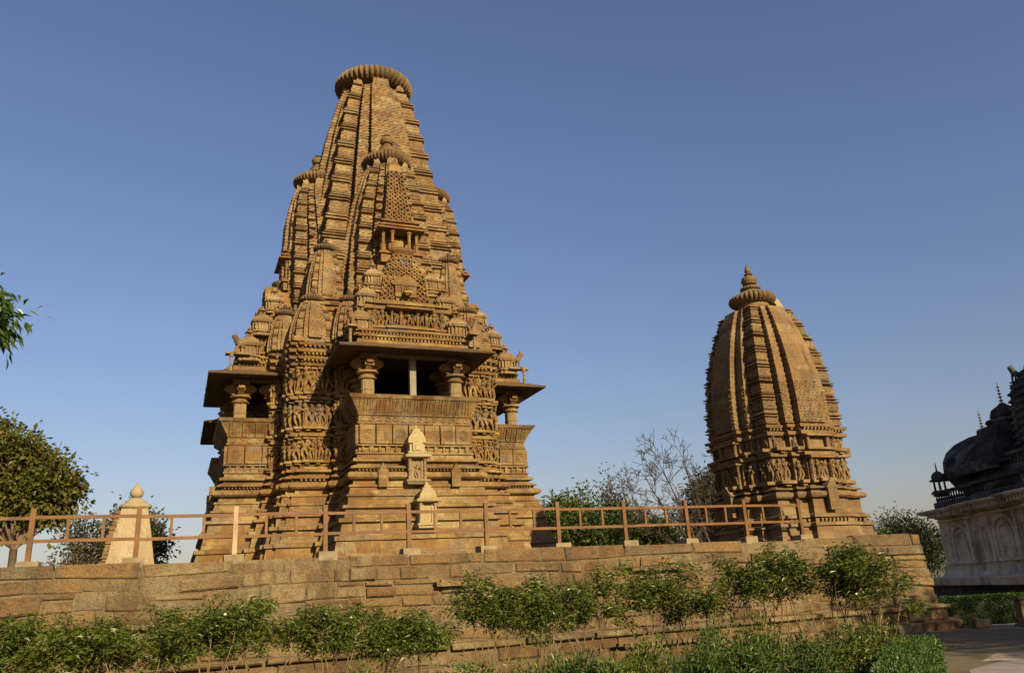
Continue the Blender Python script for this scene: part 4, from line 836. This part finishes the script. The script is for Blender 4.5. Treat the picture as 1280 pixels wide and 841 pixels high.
# clipped hedges
def hedge(a, b, w, h, label, n, mat='hedge'):
    a = np.array(a, float); b = np.array(b, float); L = np.linalg.norm(b-a); e = (b-a)/L; s = np.array([-e[1], e[0]])
    o = thing('clipped_hedge', (a[0], a[1], 0), label, 'hedge', 0, None); g = G(); c = G()
    k = max(2, int(L/.35))
    for i in range(k):
        p = e*(i+.5)*L/k; g.tube([(p[0],p[1],-.02),(p[0]+rnd.uniform(-.05,.05),p[1],h*.6)], [.015,.008], 5)
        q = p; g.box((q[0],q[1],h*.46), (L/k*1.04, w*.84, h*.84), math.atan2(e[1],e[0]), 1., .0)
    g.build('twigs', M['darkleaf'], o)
    u = rs.uniform(0, L, n); f = rs.rand(n); sd = rs.uniform(-w/2, w/2, n); z = rs.uniform(.02, h, n); top = f < .5
    sd = np.where(top, sd, np.where(f < .72, -w/2, np.where(f < .94, w/2, sd))); z = np.where(top, h, z); en = f >= .94; u = np.where(en, np.where(rs.rand(n) < .5, 0, L), u)
    C = np.stack([e[0]*u + s[0]*sd, e[1]*u + s[1]*sd, z], 1) + rs.normal(size=(n,3))*.022
    D = rs.normal(size=(n,3))*.8 + np.stack([np.where(top, 0, s[0]*np.sign(sd)), np.where(top, 0, s[1]*np.sign(sd)), np.where(top, 1., .1)], 1)
    leaves(c, C, D, rs.uniform(.04,.07,n), rs.uniform(.02,.034,n), rs.uniform(0,1,n)); c.build('foliage', M[mat], o); return o
hedge((3.4,8.2), (6.42,14.4), .62, .5, 'clipped box hedge in front running beside the path to the wall corner', 26000)
hedge((10.9,25.3), (16.5,24.4), .7, .74, 'low clipped hedge across the far end of the path, in shade', 30000)
# ================================================================== PLASTERED DOMED TEMPLE ON THE RIGHT
M['lime'] = stone('grey_limewash', red=.15, cols=[(.78,.67,.46),(.84,.73,.52),(.68,.53,.34)], bw=3., bh=3., mortar=.0, stain=(.16,.13,.10), stain_amt=.7, bump=.35)
M['black'] = stone('blackened_plaster', red=0., cols=[(.045,.04,.036),(.075,.068,.06),(.12,.108,.095)], bw=1.6, bh=.4, mortar=.006, stain=(.015,.014,.013), stain_amt=.8, pale=(.2,.19,.17), bump=.5)
FX, FYc, ZP = 19.07, 38.0, 1.5
V = thing('domed_temple', (FX, FYc, 0), 'whitewashed temple with blackened ribbed dome and arched niches, in shade at the right edge', 'temple')
def seg_y(a, b): return -(b)                      # helper: local y runs towards the viewer as negative
# local frame: x into the building, y negative towards the viewer, facade plane at x = 0 (steps out to -0.45, -0.9)
PLAN = [(0,0),(0,-3.75),(-.4,-3.75),(-.4,-7.9),(-.85,-7.9),(-.85,-14.5),(-.4,-14.5),(-.4,-17.5),(9,-17.5),(9,0)]
g = G(); stack(g, PLAN, [(0,.9),(.9,.85),(.92,1.1),(1.2,1.12),(1.22,.8),(1.25,.2),(1.45,.12),(1.62,.12),(1.64,0.04),(1.75,.04),(1.77,0),(4.0,0)], step=.6, jit=.012); body = g.build('wall', M['lime'], V)
g = G(); stack(g, PLAN, [(.0,.93),(.88,.90)], step=.6, jit=.012, cap=False); g.build('plinth', M['black'], V)
g = G()
stack(g, PLAN, [(3.72,.02),(3.76,.10),(3.82,.12),(3.9,.2),(3.98,.5),(4.05,.62),(4.12,.64),(4.16,.5),(4.2,-.05)], step=.5, jit=.01)
P_ = PLAN
for i in range(6):
    a, b = np.array(P_[i]), np.array(P_[i+1]); e = (b-a)/np.linalg.norm(b-a); n = np.array([e[1], -e[0]]); teeth(g, a, b, 3.88, n, .28, sp=.2, w=.08, h=.16, d=.44)
g.build('eave', M['lime'], V)
def arch_outline(w, h, k=9):
    r = w/2; return [(-r,0)] + [(-r*math.cos(t)**.8 if math.cos(t) > 0 else r*abs(math.cos(t))**.8, h - r*.9 + r*.9*math.sin(t)) for t in np.linspace(0, PI, k)] + [(r,0)]
def archband(g, x, yc, z0, w, h, bw, d):          # raised arched moulding on the facade
    A = arch_outline(w, h); Bq = arch_outline(w-2*bw, h-bw)
    for i in range(len(A)-1):
        q = [(A[i]),(A[i+1]),(Bq[i+1]),(Bq[i])]
        v = [(x-d, yc+p[0], z0+p[1]) for p in q] + [(x+.02, yc+p[0], z0+p[1]) for p in q]
        g.add(v, np.array([[0,1,2,3],[0,4,5,1],[2,6,7,3]]), .5)
An = G()
def niche_arch(x, yc, w, h, z0=1.78):
    archband(An, x, yc, z0, w, h, w*.10, .10); archband(An, x, yc, z0, w*.62, h*.82, w*.06, .06)
    for sd in (-1, 1):
        An.box((x-.05, yc+sd*w*.56, z0+h*.5), (.13, w*.09, h*1.02)); An.box((x-.06, yc+sd*w*.56, z0+h*1.02), (.17, w*.15, .08)); archband(An, x, yc+sd*w*.86, z0, w*.4, h*.8, w*.05, .05)
niche_arch(0, -1.75, 1.5, 1.65); niche_arch(-.4, -5.8, 1.6, 1.75); niche_arch(-.85, -10.2, 1.7, 1.75)
for x, y0, y1 in ((0,-.1,-3.6),(-.4,-3.85,-7.8),(-.85,-8,-14.4)): An.box((x-.05,(y0+y1)/2,3.62),(.12,abs(y1-y0),.09)); An.box((x-.05,(y0+y1)/2,1.80),(.14,abs(y1-y0),.1))
An.build('arched_niche', M['lime'], V)
Pa = G()
for x, y0, y1, z0 in ((.12,0,-3.75,4.2),(-.2,-3.75,-7.9,4.2),(-.6,-7.9,-14.5,4.2)):    # parapets with balusters
    for z, hh in ((z0+.14,.30),(z0+.72,.12)): Pa.box((x,(y0+y1)/2,z),(.26,abs(y1-y0)+.1,hh))
    k = int(abs(y1-y0)/.22)
    for i in range(k): Pa.lathe([(.04,z0+.28),(.075,z0+.4),(.035,z0+.52),(.05,z0+.68)], 6, (x, y0 - (i+.5)*abs(y1-y0)/k, 0))
for x, y0, y1, z0 in ((1.0,-1.2,-5.2,4.95),(.8,-5.2,-12,5.1)):
    Pa.box((x+1.4,(y0+y1)/2,z0-.15),(3.2,abs(y1-y0),.7))
    for z, hh in ((z0+.25,.16),(z0+.78,.12)): Pa.box((x,(y0+y1)/2,z),(.26,abs(y1-y0)+.1,hh))
    k = int(abs(y1-y0)/.22)
    for i in range(k): Pa.lathe([(.04,z0+.3),(.075,z0+.44),(.035,z0+.58),(.05,z0+.74)], 6, (x, y0 - (i+.5)*abs(y1-y0)/k, 0))
Pa.build('parapet', M['black'], V)
def chhatri(x, y, z, s):
    c = G()
    for a in range(6): c.lathe([(.06*s,z),(.05*s,z+.55*s)], 6, (x+math.cos(a*PI/3)*.3*s, y+math.sin(a*PI/3)*.3*s, 0))
    c.lathe([(.42*s,z-.25),(.42*s,z)], 12, (x,y,0)); c.lathe([(.30*s,z+.5*s),(.5*s,z+.54*s),(.48*s,z+.6*s),(.34*s,z+.64*s),(.36*s,z+.72*s),(.33*s,z+.88*s),(.2*s,z+1.02*s),(.05*s,z+1.1*s),(.02*s,z+1.55*s)], 16, (x,y,0))
    return c.build('rooftop_kiosk', M['black'], V)
chhatri(.3, -.25, 5.02, .82)
def stackspire(c, x, y, z, s, n=6):
    c.tube([(x,y,z),(x,y,z+1.0*s)], [.03*s,.015*s], 6)
    for i in range(n): c.lathe([(.02,z+i*.15*s),(.13*s*(1-.1*i),z+.05*s+i*.15*s),(.02,z+.1*s+i*.15*s)], 10, (x,y,0))
D_ = G(); D_.lathe([(1.45,5.0),(1.75,5.5),(1.9,6.0),(1.85,6.4),(1.65,6.8),(1.25,7.15),(.7,7.4),(.28,7.5),(.25,7.7),(.1,7.8)], 108, (2.9,-.2,0), ribs=18, rib=.13); stackspire(D_, 2.9,-.2,7.7, .95); D_.build('dome', M['black'], V)
Py = G()
for i in range(7): w = 2.5-.26*i; Py.box((3.0,-2.0,5.6+i*.3), (2*w,2*w*.9,.22), jit=.02); Py.box((3.0,-2.0,5.75+i*.3), (2*w-.3,2*w*.9-.3,.12))
Py.lathe([(.75,7.6),(.85,7.75),(.8,7.85),(.55,7.9),(.62,8.0),(.5,8.3),(.2,8.5),(.1,8.6)], 24, (3.0,-2.0,0), ribs=0); stackspire(Py, 3.0,-2.0,8.5,1.05); Py.build('stepped_roof', M['black'], V)
Tw = G(); wf = lambda z: float(np.interp(z, [4.5,7.0,8.6,9.4,10.2,11.5], [2.75,2.65,2.5,1.9,1.3,.8]))
stack(Tw, [(x,y) for x, y in four(SIDE)], [(z,0) for z in np.arange(4.5,11.5,.06)], step=.15, jit=0, fn=lambda S,U,z,w: np.full(len(S), .05 if (z % .3) < .14 else -.03), scale=lambda z: wf(z)*.8)
v = np.concatenate(Tw.V); v[:,0] += 4.05; v[:,1] -= 6.2; Tw.V = [v]; Tw.lathe([(.6,11.4),(1.0,11.7),(.6,12.0)], 48, (4.05,-6.2,0), ribs=20, rib=.1)
Tw.build('tower', M['black'], V)
t = G(); t.merge(beast(), Matrix.Translation((1.9,-5.3,8.78)) @ Matrix.Rotation(-1.2, 4, 'Z') @ Matrix.Scale(.75,4)); t.box((2.3,-5.3,8.66),(1.2,.7,.2)); t.build('beast_statue', M['black'], V)
# stone stair parapet at the far right
bp = thing('stair_parapet', (13.1, 22.9, 0), 'shaded stone stair parapet with sloping top at the right edge by the far hedge', 'parapet')
g = G(); g.box((.14,-.05,.36),(.34,.30,.72),.1,.86,.01); g.box((.14,-.05,.04),(.44,.4,.1),.1); g.box((.14,-.05,.74),(.46,.40,.09),.1,1,.01); g.build('pier', M['smooth'], bp)
g = G(); g.bar((.3,-.1,.70),(1.5,-.5,.05),.34,.12); g.build('sloping_slab', M['smooth'], bp)
# ================================================================== GROUND
def sheet(name, pts, z, mat, kind='structure'):
    g = G(); g.add([(x,y,z) for x, y in pts], np.arange(len(pts)).reshape(1,-1)); o = g.build(name, mat); o['kind'] = kind; return o
m, N, L, bs = nodes('earth'); tc = N('ShaderNodeTexCoord'); n = N('ShaderNodeTexNoise', i_Scale=1.2, i_Detail=8., i_Roughness=.7); L(tc.outputs['Object'], n.inputs[0])
r = ramp(N, [(.35,(.07,.05,.025)),(.52,(.10,.075,.036)),(.65,(.05,.065,.02))]); L(n.outputs[0], r.inputs[0]); L(r.outputs[0], bs.inputs['Base Color']); bs.inputs['Roughness'].default_value = .95; M['earth'] = m
sheet('ground', [(-2500,-2500),(2500,-2500),(2500,2500),(-2500,2500)], 0, M['earth'])
M['path'] = stone('path_paving', red=0., grime=.2, cols=[(.20,.185,.175),(.245,.23,.215),(.22,.20,.18)], bw=1.1, bh=.7, mortar=.012, stain=(.14,.12,.1), stain_amt=.5, bump=.25)
M['sun_pale'] = stone('painted_sun_stone', [(.30,.26,.21),(.36,.31,.25)], .9, .9, .01, bump=.3)  # paler stone colour for the painted band of sunlight
sheet('path', [(3.9,6.5),(7.1,14.2),(12.6,19.2),(12.9,24.6),(18.5,24.0),(30,18),(30,2)], .004, M['path'])
sheet('sun_strip', [(7.9,15.3),(30,12.8),(30,14.2),(8.9,16.6)], .008, M['sun_pale'])  # sunlit band across the shaded path, painted as a lighter strip
g = G(); n = 9000                                    # weeds and short grass at the wall foot
u = rs.uniform(-14, 7, n); w = rs.uniform(-4.6, -.3, n); c, s = math.cos(TR), math.sin(TR)
bx = O1.x + c*(u+1) - s*(YF) ; P0 = np.array([[*t2w(a, YF-.5+b)] for a, b in zip(u, w)]); P0[:,2] = .0
leaves(g, P0, rs.normal(size=(n,3))*[.5,.5,.2] + [0,0,1.], rs.uniform(.08,.26,n), rs.uniform(.012,.022,n), rs.rand(n), .1)
tag(g.build('weeds', M['grass']), 'short green weeds growing over the bed below the wall', 'weeds', kind='stuff')
# ================================================================== SKY, SUN, CAMERA
EL, AZ = 24.5, 147.
w = bpy.data.worlds.new('World'); sc.world = w; w.use_nodes = True; nt = w.node_tree; nt.nodes.clear()
sk = nt.nodes.new('ShaderNodeTexSky'); sk.sky_type = 'NISHITA'; sk.sun_disc = False; sk.sun_elevation = R(EL); sk.sun_rotation = R(AZ); sk.air_density = 1.5; sk.dust_density = 1.5; sk.ozone_density = 5.; sk.altitude = 200
bg = nt.nodes.new('ShaderNodeBackground'); bg.inputs[1].default_value = .057; wo = nt.nodes.new('ShaderNodeOutputWorld'); mt = nt.nodes.new('ShaderNodeMix'); mt.data_type = 'RGBA'; mt.blend_type = 'MULTIPLY'; mt.inputs[0].default_value = 1.; mt.inputs[7].default_value = (1.10, .92, 1.0, 1); nt.links.new(sk.outputs[0], mt.inputs[6]); nt.links.new(mt.outputs[2], bg.inputs[0]); nt.links.new(bg.outputs[0], wo.inputs[0])
ld = bpy.data.lights.new('sun', 'SUN'); ld.energy = 5.; ld.angle = R(.6); ld.color = (1, .80, .48); lo = bpy.data.objects.new('sun', ld); col.objects.link(lo)
to = Vector((math.sin(R(AZ))*math.cos(R(EL)), math.cos(R(AZ))*math.cos(R(EL)), math.sin(R(EL)))); lo.rotation_euler = (-to).to_track_quat('-Z', 'Y').to_euler(); lo.location = (0,0,60)
cam = bpy.data.cameras.new('camera'); co = bpy.data.objects.new('camera', cam); col.objects.link(co); sc.camera = co
cam.sensor_fit = 'HORIZONTAL'; cam.sensor_width = 36.; cam.lens = 36.*1000/1280; cam.clip_end = 6000; cam.clip_start = .05
p, rl = R(17.8), R(3.4)
fw = Vector((0, math.cos(p), math.sin(p))); r0 = Vector((1,0,0)); u0 = Vector((0,-math.sin(p), math.cos(p)))
Rr = r0*math.cos(rl) - u0*math.sin(rl); Uu = u0*math.cos(rl) + r0*math.sin(rl)
co.matrix_world = Matrix(((Rr.x,Uu.x,-fw.x,0),(Rr.y,Uu.y,-fw.y,0),(Rr.z,Uu.z,-fw.z,1.6),(0,0,0,1)))
vs = sc.view_settings; vs.view_transform = 'Standard'; vs.look = 'None'; vs.exposure = .98; vs.gamma = 1.; vs.use_curve_mapping = False
sc.cycles.max_bounces = 4; sc.cycles.diffuse_bounces = 2; sc.cycles.use_denoising = True
